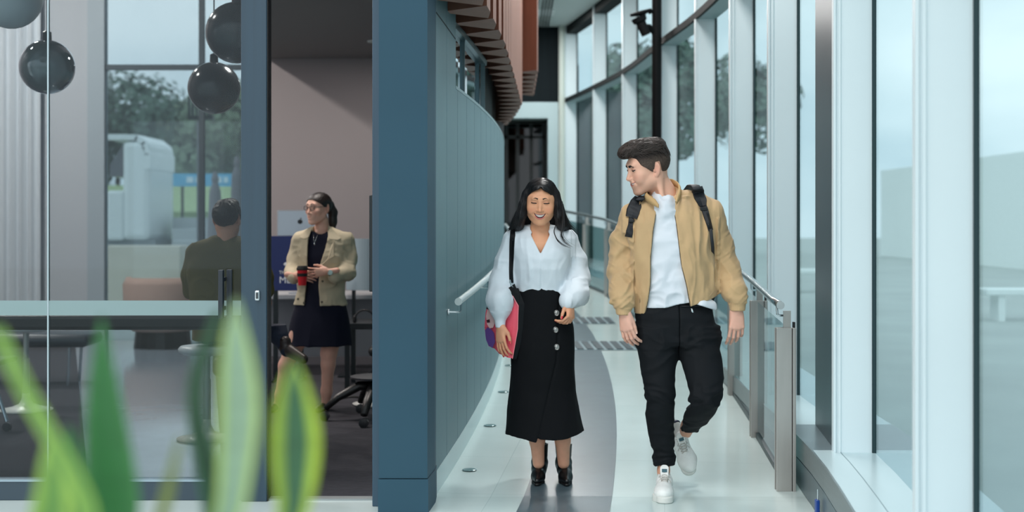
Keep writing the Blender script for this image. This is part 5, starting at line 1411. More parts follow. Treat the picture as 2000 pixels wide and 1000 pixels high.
v, f = net(bd, 1); parts_.append((v, f, skin_fn((212,156,130))(v)))
body = to_mesh('body', parts_, M_skin, man)
nail_mesh(nl1+nl2, 'fingernail', M_nail, man)
face_bits(AH, man, hd_pre, open_eye=True, look=-.002, brow=1.9, lash=.0036, brow_h=.0295, arch=.003, lip=M_lip2, lipr=.0030, down=.002)
# --- hair
def hair_man():
    fd = Field((-.11,-.16,-.12),(.11,.14,.18), .0024)
    fd.add(grow(el((0,.018,.034), (.076,.094,.083)), .0045)); fd.add(grow(el((0,-.022,.010), (.0665,.070,.082)), .0045), .03)
    for (x,y,z,a,b,c) in ((0,.0,.098,.060,.070,.034),(0,-.040,.106,.054,.056,.030),(.0,-.080,.098,.044,.030,.021),(.018,-.106,.090,.026,.018,.016),(-.02,-.100,.092,.026,.018,.016),(.0,.045,.095,.060,.052,.030)): fd.add(el((x,y,z),(a,b,c)), .018)
    yy = [-.16,-.090,-.075,-.064,-.055,-.046,-.036,-.018,-.008,.002,.010,.034,.044,.08,.14]; zb = [.072,.070,.070,.060,.030,.020,.012,-.006,-.014,.004,.030,.030,-.030,-.062,-.07]
    fd.cut(lambda X,Y,Z: np.interp(Y, yy, zb)-Z+0*X)
    def dn(p):
        a = np.clip((p[:,2]-.06)/.05, 0, 1)
        top = fold(p,(62,20,40),.011,31,.33,1.0)+fold(p,(150,40,100),.0035,32,.3,.8)
        return fold(p,(160,60,160),.0012,33,.35)*(1-a)+top*a-.003*a
    fd.displace(dn); return fd
hm = hair_man(); v, f = net(hm, 0, .01)
def hcol(v):
    a = np.clip((v[:,2]-.035)/.03,0,1)[:,None]; return np.array(lin((76,64,57)))*(1-a)+np.array(lin((30,24,22)))*a
hm_o = to_mesh('hair', [(v,f)], mat('short_hair', (34,27,25), .7, spec=.25, attr='col', var=.35, vscale=140, bump=.3, bscale=200), man, AH, colfn=hcol)
rg = np.random.RandomState(4); sel = v[(v[:,2] > .078) & (rg.rand(len(v)) < .5)]; sel = sel[rg.permutation(len(sel))[:2300]]
def comb(P): 
    d = np.stack([P[:,0]*2.5+.35, np.full(len(P),1.0), np.where(P[:,1]<-.05,.7,.0)],1); return d/np.linalg.norm(d,axis=1,keepdims=True)
sv, sf = strands(hm, sel, comb, 10, .006, .0013, off=.0050, seed=6, jit=.38)
to_mesh('hair_strands', [(sv,sf)], mat('dark_hair_strand', (58,47,42), .42, spec=.6), hm_o, AH)
# --- trainers
s1o = np.array([m(1297,0)[0], 7.18, .001])
sneaker(man, T(frame((-.10,-1,-.0),(0,0,1)), s1o, 1.12), -1, 0)
ft = Vector((.28,-.42,-.86)).normalized()
toe = m(1362,944,7.47)
c2 = np.array([AK2[0]+.012, AK2[1]+.005, AK2[2]-.035])
R2 = frame(tuple(ft), (-.10,-.86,.50))
c2 = toe-np.array(ft)*.160
sneaker(man, T(R2, c2+R2[:,2]*-.01, 1.10), 1, 1)
# --- backpack on his back, with its straps (a thing of its own)
bp = empty('backpack', (m(1345,0)[0], 7.47, zf(7.4))); tag(bp, 'black backpack worn by the man, its straps over his tan jacket', 'backpack')
bf = Field((m(1250,0)[0],7.36,m(0,612)[2]),(m(1425,0)[0],7.62,m(0,380)[2]), .005)
bf.add(loft([mr(600,1290,1404,7.47,.07), mr(575,1282,1414,7.48,.085), mr(545,1282,1414,7.48,.09), mr(460,1286,1388,7.48,.085), mr(410,1296,1378,7.47,.065)], 3.0))
bf.displace(lambda p: fold(p,(12,12,12),.006,41)); v, f = net(bf, 1); M_bp = mat('black_nylon', (22,26,32), .6, bump=.2, bscale=300)
to_mesh('bag_body', [(v,f)], M_bp, bp)
def mxz(*pts): return [((x-1000)/S1, CAMZ-(y-HY)/S1, w/S1) for x,y,w in pts]
mb = ribbon(jk, mxz((1250,387,20),(1244,397,25),(1237,412,26),(1233,425,22)), .05, .014, off=.002)
mb.build('shoulder_strap', M_bp, bp, smooth=False)
mb = ribbon(jk, mxz((1363,366,22),(1367,378,24),(1371,392,22),(1373,402,14)), .05, .014, off=.002); mb.build('shoulder_strap', M_bp, bp)
mb = ribbon(jk, mxz((1233,422,9),(1231,440,9),(1229,452,13),(1227,463,12)), .03, .006); mb.build('webbing', M_bp, bp)
mb = ribbon(jk, mxz((1373,398,13),(1377,412,13),(1382,430,13),(1387,450,12)), .03, .006); mb.build('webbing', M_bp, bp)
q = m(1374,408); b_ = MB()
yy_ = front(jk, q[0], q[2]); b_.box((q[0]-.019, yy_-.020, q[2]-.010), (q[0]+.019, yy_-.004, q[2]+.010), .004); b_.build('buckle', mat('buckle_black', (12,12,14), .3), bp)
q = m(1233,431); yy_ = front(jk, q[0], q[2]); MB().box((q[0]-.014, yy_-.020, q[2]-.008), (q[0]+.014, yy_-.002, q[2]+.008), .004).build('buckle', mat('buckle_black', (0,0,0)), bp)
MB().tube([m(1362,370,7.20), m(1360,362,7.25), m(1356,361,7.32), m(1352,372,7.42)], .026, 10, flat=.25).build('shoulder_strap', M_bp, bp, smooth=True)
MB().tube([m(1250,390,7.20), m(1256,384,7.26), m(1262,385,7.33), m(1272,396,7.42)], .024, 10, flat=.25).build('shoulder_strap', M_bp, bp, smooth=True)
MB().tube([m(1384,448,7.12), m(1390,485,7.16), m(1396,508,7.26), m(1405,540,7.40)], .0085, 8, flat=.4).build('lower_strap', M_bp, bp, smooth=True)

# ================================================================ the walking woman
S2 = F/7.5; ZF2 = zf(7.5)
def w_(x, y, Y=7.5): return np.array([(x-1000)/S2, Y, CAMZ-(y-HY)/S2])
def wr(y, xl, xr, yc, ry): return (CAMZ-(y-HY)/S2, ((xl+xr)/2-1000)/S2, yc, (xr-xl)/2/S2, ry)
wo = empty('person', (w_(1063,0)[0], 7.5, ZF2))
tag(wo, 'laughing woman with long black hair in white blouse and long black skirt, walking', 'person')
# skirt
sk = Field((w_(975,0)[0],7.26,w_(0,862)[2]),(w_(1155,0)[0],7.76,w_(0,554)[2]), .0042)
SKR = [wr(559,1013,1098,7.51,.092), wr(580,1009,1105,7.51,.105), wr(605,1004,1114,7.51,.118), wr(640,1000,1121,7.51,.128), wr(680,999,1123,7.50,.128), wr(720,998,1122,7.50,.126), wr(760,995,1122,7.50,.128), wr(800,991,1129,7.50,.145), wr(830,989,1136,7.50,.16), wr(862,986,1146,7.50,.178)]
sk.add(loft(SKR, 2.1))
def hem2(X,Y,Z):
    x = X*S2+1000; y = np.interp(x,[980,1000,1030,1047,1049,1080,1110,1141],[845,849,852,855,848,850,847,838]); return (CAMZ-(y-HY)/S2)-Z+0*Y
sk.cut(hem2)
sk.displace(lambda p: fold(p,(6,6,2.2),.012,51,.38,.4)*np.clip((1.05-p[:,2])/.5,0,1)+fold(p,(16,16,8),.002,52)-.006*np.exp(-((p[:,0]-np.interp(HY-(p[:,2]-CAMZ)*S2,[560,700,853],[(1092-1000)/S2,(1086-1000)/S2,(1049-1000)/S2]))/.006)**2)*(p[:,1]<7.5)*-1)
sk.sub(grow(loft([wr(820,989,1134,7.50,.155), wr(880,985,1147,7.50,.18)]), -.010), 0)
v, f = net(sk, 1); to_mesh('skirt', [(v,f)], mat('black_crepe', (8,11,15), .85, spec=.2, bump=.1, bscale=300), wo)
for i, (x, y) in enumerate(((1086,609),(1084,641),(1086,674))):
    q = w_(x,y); yy_ = min(front(sk, q[0]+d_, q[2]) for d_ in (-.016,0,.016))-.001
    b = MB().lathe([(.0,.0),(.0150,.0005),(.0160,.002),(.0140,.0035),(.0120,.002),(.009,.002),(.006,.0035),(.0,.004)], (q[0],yy_+.001,q[2]), 24, R=Matrix.Rotation(PI/2,3,'X')).build('button', mat('silver_button', (150,150,148), .3, metal=.9), wo, smooth=False)
# blouse
bo = Field((w_(942,0)[0],7.30,w_(0,642)[2]),(w_(1160,0)[0],7.70,w_(0,432)[2]), .004)
bo.add(loft([wr(446,1030,1078,7.53,.060), wr(455,1012,1100,7.53,.075), wr(466,1000,1116,7.52,.092), wr(485,1000,1118,7.51,.108), wr(505,1004,1114,7.505,.12), wr(525,1005,1111,7.505,.118), wr(545,1007,1106,7.51,.108), wr(560,1012,1099,7.51,.098), wr(568,1013,1098,7.51,.094)], 2.2))
bo.add(rc(w_(1040,450,7.53), w_(1004,463,7.53), .035,.042), .04); bo.add(rc(w_(1070,450,7.53), w_(1110,464,7.53), .035,.042), .04)
aR = [w_(998,468,7.53), w_(988,510,7.54), w_(981,550,7.52), w_(977,585,7.46), w_(978,603,7.45)]
aL = [w_(1115,470,7.53), w_(1127,510,7.55), w_(1130,545,7.54), w_(1124,574,7.45), w_(1110,585,7.41)]
for q in chain(aR, (.045,.053,.062,.068,.056)): bo.add(q, .035)
for q in chain(aL, (.045,.050,.058,.064,.050)): bo.add(q, .035)
bo.add(loft([wr(603,963,991,7.45,.036), wr(618,966,988,7.445,.031), wr(638,968,987,7.44,.029)]), .02)
bo.add(rc(w_(1112,583,7.41), w_(1107,590,7.385), .037,.036), .015)
def bfold(p):
    x = p[:,0]*S2+1000; y = HY-(p[:,2]-CAMZ)*S2
    arm = (x < 1000) | (x > 1116)
    cuff = ((y > 606) & (x < 1000))
    d = np.where(arm, fold(p,(18,14,5),.010,61,.36,.9)+fold(p,(14,14,24),.004,62,.4,1.2), fold(p,(15,10,4),.008,63,.36,.7)+fold(p,(30,20,16),.003,66,.36,1.)+.8*fold(p,(36,16,9),.004,64,.35,.5)*np.clip((y-515)/30,0,1))
    pl = -.003*np.exp(-((x-1056.5)/1.2)**2)*(y > 494)*(p[:,1] < 7.5)
    return np.where(cuff, fold(p,(10,10,10),.001,65), d)-pl
bo.displace(bfold)
bo.sub(grow(loft([wr(440,1030,1078,7.53,.060), wr(455,1022,1090,7.53,.075), wr(466,1015,1100,7.52,.085), wr(485,1010,1108,7.51,.104), wr(500,1010,1108,7.505,.112)], 2.2), -.010), .0)
# V neck
def vneck(X,Y,Z):
    y = HY-(Z-CAMZ)*S2; hw = np.interp(y, [435,446,452,458,464,495],[16,17.5,15,18,15.5,0])/S2
    return np.maximum(np.maximum(np.abs(X-w_(1055,0)[0])-hw, Y-7.50), (CAMZ-(494-HY)/S2)-Z)
bo.sub((vneck, np.array([w_(1030,0)[0],7.3,w_(0,497)[2]]), np.array([w_(1080,0)[0],7.5,w_(0,430)[2]])), .004)
bo.sub(rc(w_(1054,452,7.49), w_(1054,432,7.47), .045,.062), .006)
v, f = net(bo, 1, .004); to_mesh('blouse', [(v,f)], mat('white_crepe', (214,224,232), .65, sub=.0, bump=.03, bscale=300, sheen=.2), wo)
# head
HS2 = 1.005
RW = frame((-.06,-1,-.17), (.03,-.12,1)); HO2 = w_(1056,396.5,7.475); AW = T(RW, HO2, HS2)
n0 = local(AW, w_(1056,425,7.51)); n1 = local(AW, w_(1055,452,7.52)); n2 = local(AW, w_(1055,480,7.505))
ex_ = [(rc(n0, n1, .046, .047), .03), (rc(n1, n2, .052, .085), .04)]
hw = full_head(.0022, ex_, male=False, smile=1.0, wide=1.09, jaw=1.0, chin=.85, mouth=(.0325,-.0425,-.0490,-.0690))
hw.add(el((0,-.02,-.02),(.066,.068,.06)), .02); hw_pre = mouth_carve(hw); hw_pre.mouth = hw.mouth
v, f = net(hw, 1, .02); cfw = head_colors((226,166,130), (196,96,86), (218,120,92), 1.0, .35)
pw = [(v @ AW[:3,:3].T+AW[:3,3], f, cfw(v))]
hf2 = skin_fn((222,162,128))
pr, nw1 = hand_prims(w_(977,634,7.435), (.05,-.10,-1), (-.72,-.70,0), (1,-.55,.0), L=.168, each=[(14,22,14),(12,20,14),(8,18,12),(6,16,10)], th=(34,4), fat=.86, spread=5); pw.append(hand_part(pr, .0024, hf2))
pr, nw2 = hand_prims(w_(1112,590,7.395), (.02,-.35,-.94), (.80,-.60,0), (-.45,-.75,.45), L=.160, each=[(58,38,16),(56,44,18),(52,48,20),(48,50,20)], th=(36,10), fat=.86, spread=5); pw.append(hand_part(pr, .0024, hf2))
bw = Field((w_(955,0)[0],7.33,ZF2+.0),(w_(1150,0)[0],7.66,w_(0,460)[2]), .006)
bw.add(grow(loft([wr(470,1008,1108,7.52,.08), wr(505,1008,1110,7.505,.11), wr(560,1014,1097,7.51,.092), wr(620,1006,1112,7.51,.11), wr(700,1010,1110,7.51,.10)]), -.02))
for q in chain([w_(1036,690,7.51), w_(1046,780,7.49), w_(1049,860,7.51), w_(1052,905,7.51)], (.075,.05,.040,.032)): bw.add(q, .02)
for q in chain([w_(1084,690,7.51), w_(1094,780,7.46), w_(1099,860,7.50), w_(1101,905,7.51)], (.075,.05,.040,.032)): bw.add(q, .02)
for a in (aR, aL):
    for q in chain(a, (.036,.033,.030,.026,.024)): bw.add(q, .02)
v, f = net(bw, 1); pw.append((v, f, skin_fn((222,164,136))(v)))
to_mesh('body', pw, M_skin, wo)
nail_mesh(nw1+nw2, 'fingernail', M_nailred, wo, ln=1.7)
face_bits(AW, wo, hw_pre, ex=.0335, brow=1.05, lash=.0030, brow_h=.0340, arch=.0045, lip=M_lip3, lipr=.0034, ew=.0155, down=-.0004)
for s, px in ((-1,1026),(1,1087)):
    q = Vector(w_(px,410,7.46)); mb = MB(); mb.tube([q+Vector((.004*math.cos(a)*1, .008*math.cos(a), .0095*math.sin(a))) for a in np.linspace(0, 2*PI, 20)], .0018, 6); mb.build('earring', mat('silver_ring', (190,196,196), .2, metal=1), wo, smooth=True)
# hair: centre-parted cap, two long falls, loose strands
def LW(p): return AW[:3,:3] @ np.array(p)+AW[:3,3]
hh = Field((-.23,-.15,-.26),(.23,.20,.16), .0032)
hh.add(el((0,.020,.038),(.0835,.101,.094))); hh.add(el((0,-.02,.080),(.066,.072,.046)), .03)
L_ = lambda x,y,Y: local(AW, w_(x,y,Y))
fallL = [L_(1040,364,7.46), L_(1028,380,7.445), L_(1022,400,7.445), L_(1017,420,7.455), L_(1011,436,7.48), L_(1007,452,7.56), L_(1005,472,7.63)]
fallR = [L_(1073,364,7.46), L_(1084,380,7.445), L_(1089,400,7.445), L_(1093,420,7.455), L_(1098,436,7.48), L_(1104,452,7.56), L_(1106,472,7.63)]
for fl in (fallL, fallR):
    for q in chain(fl, (.022,.019,.021,.026,.031,.034,.030)): hh.add(q, .02)
hh.add(rc(L_(1054,385,7.56), L_(1054,455,7.60), .085, .10, fy=1.6), .02)
def opening(X,Y,Z):
    hw_ = np.interp(Z, [-.30,-.13,-.09,-.05,-.02,.02,.035,.055,.068,.080,.0885,.093],[.036,.046,.056,.066,.0725,.0735,.066,.056,.044,.024,.006,-.004])
    return np.maximum(np.abs(X+.002)-hw_, np.maximum(Y+.012, Z-.095))
hh.sub((opening, np.array((-.08,-.15,-.26)), np.array((.08,-.012,.095))), .004)
hh.sub(rc((0.003,-.088,.088), (0.003,.01,.128), .0035), .008)
hh.displace(lambda p: fold(p,(60,60,4.5),.0042,71,.33,.25)*np.clip((.11-p[:,2])/.03,.15,1)+fold(p,(170,170,9),.0016,72,.3,.3)*np.clip((.11-p[:,2])/.03,.15,1))
v, f = net(hh, 1, .01); hair = to_mesh('hair', [(v,f)], M_hair_blk, wo, AW)
rg = np.random.RandomState(8); sel = v[(v[:,2] > -.12) & (v[:,1] < .09)]; sel = sel[rg.permutation(len(sel))[:2600]]
def comb2(P):
    sg = np.sign(P[:,0]-.003); t = np.clip((P[:,2]-.03)/.09, 0, 1); d = np.stack([sg*(.12+2.2*t**2), .10+.25*t, -np.ones(len(P))],1); return d/np.linalg.norm(d,axis=1,keepdims=True)
sv, sf = strands(hh, sel, comb2, 13, .010, .0010, off=.0014, seed=9, jit=.035)
to_mesh('hair_strands', [(sv,sf)], mat('black_hair_strand', (22,20,24), .32, spec=.6), hair, AW)
rs = random.Random(5)
def lock(pts, n, spread, r, y=None):
    mb = MB()
    for i in range(n):
        o = [rs.gauss(0,1)*spread for _ in range(3)]; k = rs.uniform(.7,1.25); L_ = rs.uniform(.82,1.0)
        Q = []; m_ = len(pts)
        A3 = np.array(pts); ss = np.linspace(0, (m_-1)*L_, 16)
        for j, s in enumerate(ss):
            p = np.array([np.interp(s, range(m_), A3[:,c]) for c in range(3)]); t = j/15; Q.append(p+np.array(o)*(.5+t*k))
        Q = np.array(Q)
        for _ in range(2): Q[1:-1] = (Q[:-2]+2*Q[1:-1]+Q[2:])/4
        mb.tube(Q, [r*(1-.85*(j/15)**2) for j in range(16)], 5, caps=False)
    mb.build('hair_lock', M_hair_blk, hair, smooth=True)
lock([w_(1096,395,7.43), w_(1100,425,7.42), w_(1098,445,7.40), w_(1094,460,7.385), w_(1102,474,7.385), w_(1118,483,7.40)], 16, .0030, .0016)
lock([w_(1084,440,7.41), w_(1080,452,7.40), w_(1086,468,7.385), w_(1098,478,7.385), w_(1114,484,7.395)], 8, .0018, .0013)
lock([w_(1098,400,7.44), w_(1104,425,7.45), w_(1112,440,7.46), w_(1122,449,7.47), w_(1131,459,7.49)], 22, .0042, .0018)
lock([w_(1018,395,7.43), w_(1012,420,7.44), w_(1006,436,7.45), w_(1000,446,7.46), w_(988,454,7.48)], 22, .0042, .0018)
# boots
def boot(x, y, Yt, rot, lift=0.):
    R = frame((math.sin(rot),-1,0),(0,0,1)); 
    fd = Field((-.06,-.19,.0),(.06,.13,.215), .003)
    fd.add(rc((0,-.140,.026),(0,-.07,.034),.014,.034)); fd.add(rc((0,-.07,.036),(0,.0,.068),.036,.038), .02); fd.add(rc((0,.0,.066),(0,.045,.095),.038,.040), .02)
    fd.add(rc((0,.048,.070),(0,.046,.085),.036,.036), .02); fd.add(rc((0,.045,.085),(0,.040,.195),.039,.047), .02)
    fd.cut(lambda X,Y,Z: Z-.198); fd.cut(lambda X,Y,Z: .012-Z+0*X)
    fd.sub(rc((0,.040,.19),(0,.040,.24),.036,.040), .002)
    fd.displace(lambda p: fold(p,(14,14,50),.005,81,.36,1.2)*np.exp(-((p[:,2]-.115)/.04)**2))
    v, f = net(fd, 1); A = T(R, (x, y, zf(y)+lift))
    o = to_mesh('boot', [(v,f)], mat('black_leather', (13,14,16), .3, bump=.15, bscale=120, spec=.6), wo, A)
    fd = Field((-.06,-.19,-.005),(.06,.13,.08), .003)
    fd.add(slab2((0,-.138),(0,-.065),.015,.034,.0,.013)); fd.add(slab2((0,-.065),(0,-.02),.034,.028,.0,.014), .005); fd.add(slab2((0,.045),(0,.062),.029,.027,.0,.062), .003)
    fd.add(rc((0,-.02,.012),(0,.04,.05),.014,.016,fy=1), .01)
    v, f = net(fd, 1); to_mesh('sole', [(v,f)], mat('sole_black', (10,10,11), .5), o, A)
boot(w_(1054,0)[0]-.002, 7.56, 0, -.10); boot(w_(1103,0)[0], 7.555, 0, .06)
# --- tote bag under her arm: a thing of its own
tb = empty('tote_bag', (w_(985,0)[0], 7.45, ZF2)); tag(tb, 'coral pink bag with black edge and painted purple figure, under the woman\'s arm', 'bag')
def bagpt(x, y, Y): return w_(x,y,Y)
fp = [(946,640,7.56),(948,612,7.56),(952,596,7.56),(962,578,7.54),(990,560,7.48),(1000,562,7.46),(1013,592,7.43),(1013,600,7.43),(1011,640,7.42),(1006,672,7.42),(1001,697,7.42),(992,696,7.43),(975,690,7.48),(966,682,7.53),(954,678,7.56),(948,660,7.57)]
mb = MB(); n = len(fp); fr_ = [w_(*p) for p in fp]; bk_ = [q+np.array([.010,.075,0]) for q in fr_]; c_ = np.mean(fr_,0)+np.array([0,-.012,0]); cb_ = np.mean(bk_,0)
ring = [c_+(q-c_)*.72+np.array([0,-.004,0]) for q in fr_]
mb.add(fr_+ring+[c_], [(i,(i+1)%n,n+(i+1)%n,n+i) for i in range(n)]+[(n+i,n+(i+1)%n,2*n) for i in range(n)])
mb.add(fr_+bk_+[cb_], [((i+1)%n,i,n+i,n+(i+1)%n) for i in range(n)]+[(n+(i+1)%n,n+i,2*n) for i in range(n)])
M_pink = mat('coral_pink', (232,92,112), .6, bump=.1, bscale=120)
mb.build('bag_body', M_pink, tb, smooth=False)
# black gusset along the right edge
gp = [w_(1000,562,7.445), w_(1014,592,7.418), w_(1014,604,7.412), w_(1012,640,7.405), w_(1007,672,7.405), w_(1003,698,7.405)]
mb = MB(); vs = []
for i, q in enumerate(gp):
    wd = (.034,.028,.026,.026,.024,.016)[i]; vs += [q, q+np.array([wd,.006,0]), q+np.array([wd-.002,.075,0])]
mb.add(vs, [(3*i+k,3*i+k+1,3*i+k+4,3*i+k+3) for i in range(5) for k in range(2)]); mb.add([v+np.array([0,.004,0]) for v in vs], [(3*i+k+3,3*i+k+4,3*i+k+1,3*i+k) for i in range(5) for k in range(2)])
mb.build('gusset', mat('bag_black', (8,12,16), .6, spec=.2), tb)
mb = MB().tube([w_(993,560,7.44), w_(1012,596,7.412), w_(1011,640,7.403), w_(1001,697,7.403)], .0018, 6); mb.build('piping', mat('piping_pink', (248,150,158), .5), tb)
# opening flap near the strap
mb = MB(); mb.add([w_(992,562,7.43), w_(1005,553,7.43), w_(1014,575,7.42), w_(1014,596,7.42)]+[w_(992,562,7.44), w_(1005,553,7.44), w_(1014,575,7.43), w_(1014,596,7.43)], [(0,1,2,3),(7,6,5,4),(0,4,5,1),(1,5,6,2),(2,6,7,3),(3,7,4,0)]); mb.build('flap', mat('bag_black', (0,0,0)), tb)
# a plain painted figure on the left face
def patch(pts, dY, m_, nm, par):
    mb = MB(); q = []
    for x, y in pts:
        t = np.clip((x-946)/(1000-946),0,1); q.append(w_(x, y, 7.556-.12*t-dY))
    mb.add(q, [tuple(range(len(q)))]); mb.add([v+np.array([0,.002,0]) for v in q], [tuple(range(len(q)-1,-1,-1))]); return mb.build(nm, m_, par)
art = patch([(949,618),(953,600),(960,604),(966,612),(968,628),(963,640),(956,642),(951,634)], .012, mat('art_skin', (222,184,182), .6), 'painted_face', tb)
patch([(947,646),(952,640),(959,643),(965,650),(967,668),(962,680),(954,676),(949,664)], .014, mat('art_purple', (94,62,132), .6), 'painted_scarf', tb)
patch([(950,626),(956,624),(957,630),(951,631)], .016, mat('art_dark', (60,30,40), .6), 'painted_mouth', art)
patch([(949,604),(952,597),(966,604),(968,612),(960,606)], .016, mat('art_dark', (0,0,0)), 'painted_hair', art)
# strap over the shoulder
sp_ = [(1003,444,10),(1002,452,11),(1000,470,10),(999,500,9),(998,530,8),(999,552,8)]
pts = [((x-1000)/S2, CAMZ-(y-HY)/S2, ww/S2) for x,y,ww in sp_]
ribbon(bo, pts, .028, .004, off=.003).build('strap', mat('bag_black', (0,0,0)), tb)
MB().tube([w_(1003,445,7.50), w_(1004,442,7.53), w_(1004,446,7.58), w_(1003,470,7.62), w_(1000,560,7.58)], .011, 8, flat=.25).build('strap', mat('bag_black', (0,0,0)), tb)
mb = MB().tube([w_(996,545,7.38), w_(998,556,7.39), w_(1002,560,7.42)], .004, 6); mb.build('strap_ring', M_rail, tb)

# ================================================================ the standing woman in the meeting room
S3 = F/10.4
def l_(x, y, Y=10.4): return np.array([(x-1000)/S3, Y, CAMZ-(y-HY)/S3])
def lr(y, xl, xr, yc, ry): return (CAMZ-(y-HY)/S3, ((xl+xr)/2-1000)/S3, yc, (xr-xl)/2/S3, ry)
la = empty('person', (l_(610,0)[0], 10.4, 0)); tag(la, 'woman in glasses and cropped khaki jacket over a navy dress, standing in the meeting room', 'person')
M_kh = mat('khaki_cotton', (190,178,152), .8, bump=.1, bscale=400, var=.06, vscale=9)
M_navy = mat('navy_jersey', (14,18,38), .8, spec=.25)
tl = [lr(447,612,645,10.42,.06), lr(456,590,672,10.42,.085), lr(468,582,682,10.41,.10), lr(500,582,678,10.40,.118), lr(530,584,676,10.40,.112), lr(560,580,675,10.40,.11), lr(585,575,676,10.40,.12), lr(596,573,677,10.40,.125)]
fk = Field((l_(545,0)[0],10.08,l_(0,604)[2]),(l_(705,0)[0],10.62,l_(0,434)[2]), .0052)
fk.add(loft(tl, 2.2)); 
fk.add(rc(l_(618,452,10.42), l_(588,466,10.42), .045,.05), .04); fk.add(rc(l_(640,452,10.42), l_(674,467,10.42), .045,.05), .04)
aA = [l_(583,470,10.43), l_(574,505,10.42), l_(571,532,10.36), l_(580,540,10.24)]; aB = [l_(678,470,10.43), l_(682,505,10.42), l_(680,532,10.36), l_(660,538,10.24)]
for q in chain(aA, (.055,.052,.052,.050)): fk.add(q, .03)
for q in chain(aB, (.055,.054,.058,.052)): fk.add(q, .03)
fk.displace(lambda p: fold(p,(10,10,7),.010,91,.36,1.1)+fold(p,(24,20,24),.004,92,.36,.8))
fk.sub(grow(loft(tl+[lr(612,572,678,10.40,.13)], 2.2), -.018), 0)
def lop(X,Y,Z):
    y = HY-(Z-CAMZ)*S3; a = np.interp(y,[440,460,480,520,560,600],[612,606,604,604,601,598]); b = np.interp(y,[440,460,480,520,560,600],[640,643,640,628,626,629])
    return np.maximum(np.maximum((a-1000)/S3-X, X-(b-1000)/S3), Y-10.38)
fk.sub((lop, np.array([l_(596,0)[0],10.0,l_(0,606)[2]]), np.array([l_(646,0)[0],10.38,l_(0,436)[2]])), .004)
fk.sub(rc(l_(628,452,10.40), l_(628,434,10.38), .055,.08), .008)
v, f = net(fk, 1, .004); to_mesh('cropped_jacket', [(v,f)], M_kh, la)
# lapels lying on the chest
def lap(pts, nm, par):
    mb = MB(); P3 = []
    for x, y in pts: P3.append(np.array([(x-1000)/S3, front(fk, (x-1000)/S3, CAMZ-(y-HY)/S3), CAMZ-(y-HY)/S3]))
    yv = min(q[1] for q in P3); P3 = [np.array([q[0], min(q[1], yv+.05)-.010, q[2]]) for q in P3]; n = len(P3)
    mb.add(P3+[q+np.array([0,.012,0]) for q in P3], [tuple(range(n)), tuple(range(2*n-1,n-1,-1))]+[((i+1)%n, i, n+i, n+(i+1)%n) for i in range(n)]); return mb.build(nm, M_kh, par)
lap([(611,441),(601,447),(587,463),(598,466),(606,462),(609,450)], 'collar', la); lap([(643,441),(650,446),(668,465),(662,468),(646,466),(643,452)], 'collar', la)
lap([(604,466),(592,470),(590,500),(597,508),(603,520)], 'lapel', la); lap([(643,468),(655,472),(656,500),(644,506),(629,520),(632,500)], 'lapel', la)
lap([(648,496),(664,500),(663,514),(648,513)], 'chest_flap', la)
for x, y in ((585,583),(598,590),(634,548),(633,588),(652,489)):
    q = l_(x,y); MB().lathe([(0,0),(.009,.0),(.008,.004),(0,.005)], (q[0], front(fk,q[0],q[2])-.002, q[2]), 12, R=Matrix.Rotation(PI/2,3,'X')).build('button', mat('button_brown', (90,84,72), .4), la)
dr = Field((l_(550,0)[0],10.15,l_(0,680)[2]),(l_(698,0)[0],10.68,l_(0,438)[2]), .0055)
DR = [lr(450,600,656,10.42,.075), lr(462,590,668,10.41,.09), lr(500,588,670,10.40,.105), lr(540,590,668,10.40,.10), lr(580,578,674,10.41,.12), lr(620,565,683,10.41,.14), lr(660,557,688,10.41,.16), lr(676,554,690,10.41,.17)]
dr.add(grow(loft(DR, 2.1), -.006)); dr.displace(lambda p: fold(p,(9,9,2),.012,95,.36,.3)*np.clip((.9-p[:,2])/.3,0,1)); dr.sub(rc(l_(628,448,10.38), l_(628,430,10.36), .05,.08), .006)
dr.sub(grow(loft([lr(650,558,688,10.41,.155), lr(700,550,694,10.41,.18)]), -.02), 0)
v, f = net(dr, 1); to_mesh('dress', [(v,f)], M_navy, la)
HS3 = 1.03; RL = frame((-.72,-1,-.05),(0,0,1)); HO3 = l_(622,408,10.40); AL = T(RL, HO3, HS3)
b0 = local(AL, l_(628,430,10.43)); b1 = local(AL, l_(628,452,10.43)); b2 = local(AL, l_(628,472,10.41))
hl = full_head(.0026, [(rc(b0, b1, .046, .047), .03), (rc(b1, b2, .052, .085), .04)], male=False, smile=.1, wide=.98, jaw=.92, chin=.9, mouth=(.020,-.051,-.0525,-.0535))
v, f = net(hl, 1, .05); cl = head_colors((226,180,160),(190,100,96),(216,140,124),0,.4)
pl_ = [(v @ AL[:3,:3].T+AL[:3,3], f, cl(v))]; hfl = skin_fn((222,172,152))
pr, _n1 = hand_prims(l_(585,536,10.21), (.82,-.25,-.08), (-.25,-.85,.25), (.1,-.3,1), L=.165, each=[(18,30,20)]*4, fat=.9, th=(30,5)); pl_.append(hand_part(pr, .0032, hfl))
pr, _n2 = hand_prims(l_(647,528,10.19), (-1,-.12,-.10), (.15,-1,.05), (.1,-.1,1), L=.170, spread=7, each=[(14,22,12),(16,24,14),(18,26,14),(20,26,14)], fat=.88, th=(40,4)); pl_.append(hand_part(pr, .0032, hfl))
fb = Field((l_(520,0)[0],10.1,.0),(l_(700,0)[0],10.7,l_(0,455)[2]), .006)
fb.add(grow(loft(DR, 2.1), -.03))
for q in chain([l_(592,640,10.4), l_(570,690,10.36), l_(560,712,10.35), l_(549,770,10.38), l_(541,796,10.41)], (.09,.058,.050,.038,.028)): fb.add(q, .03)
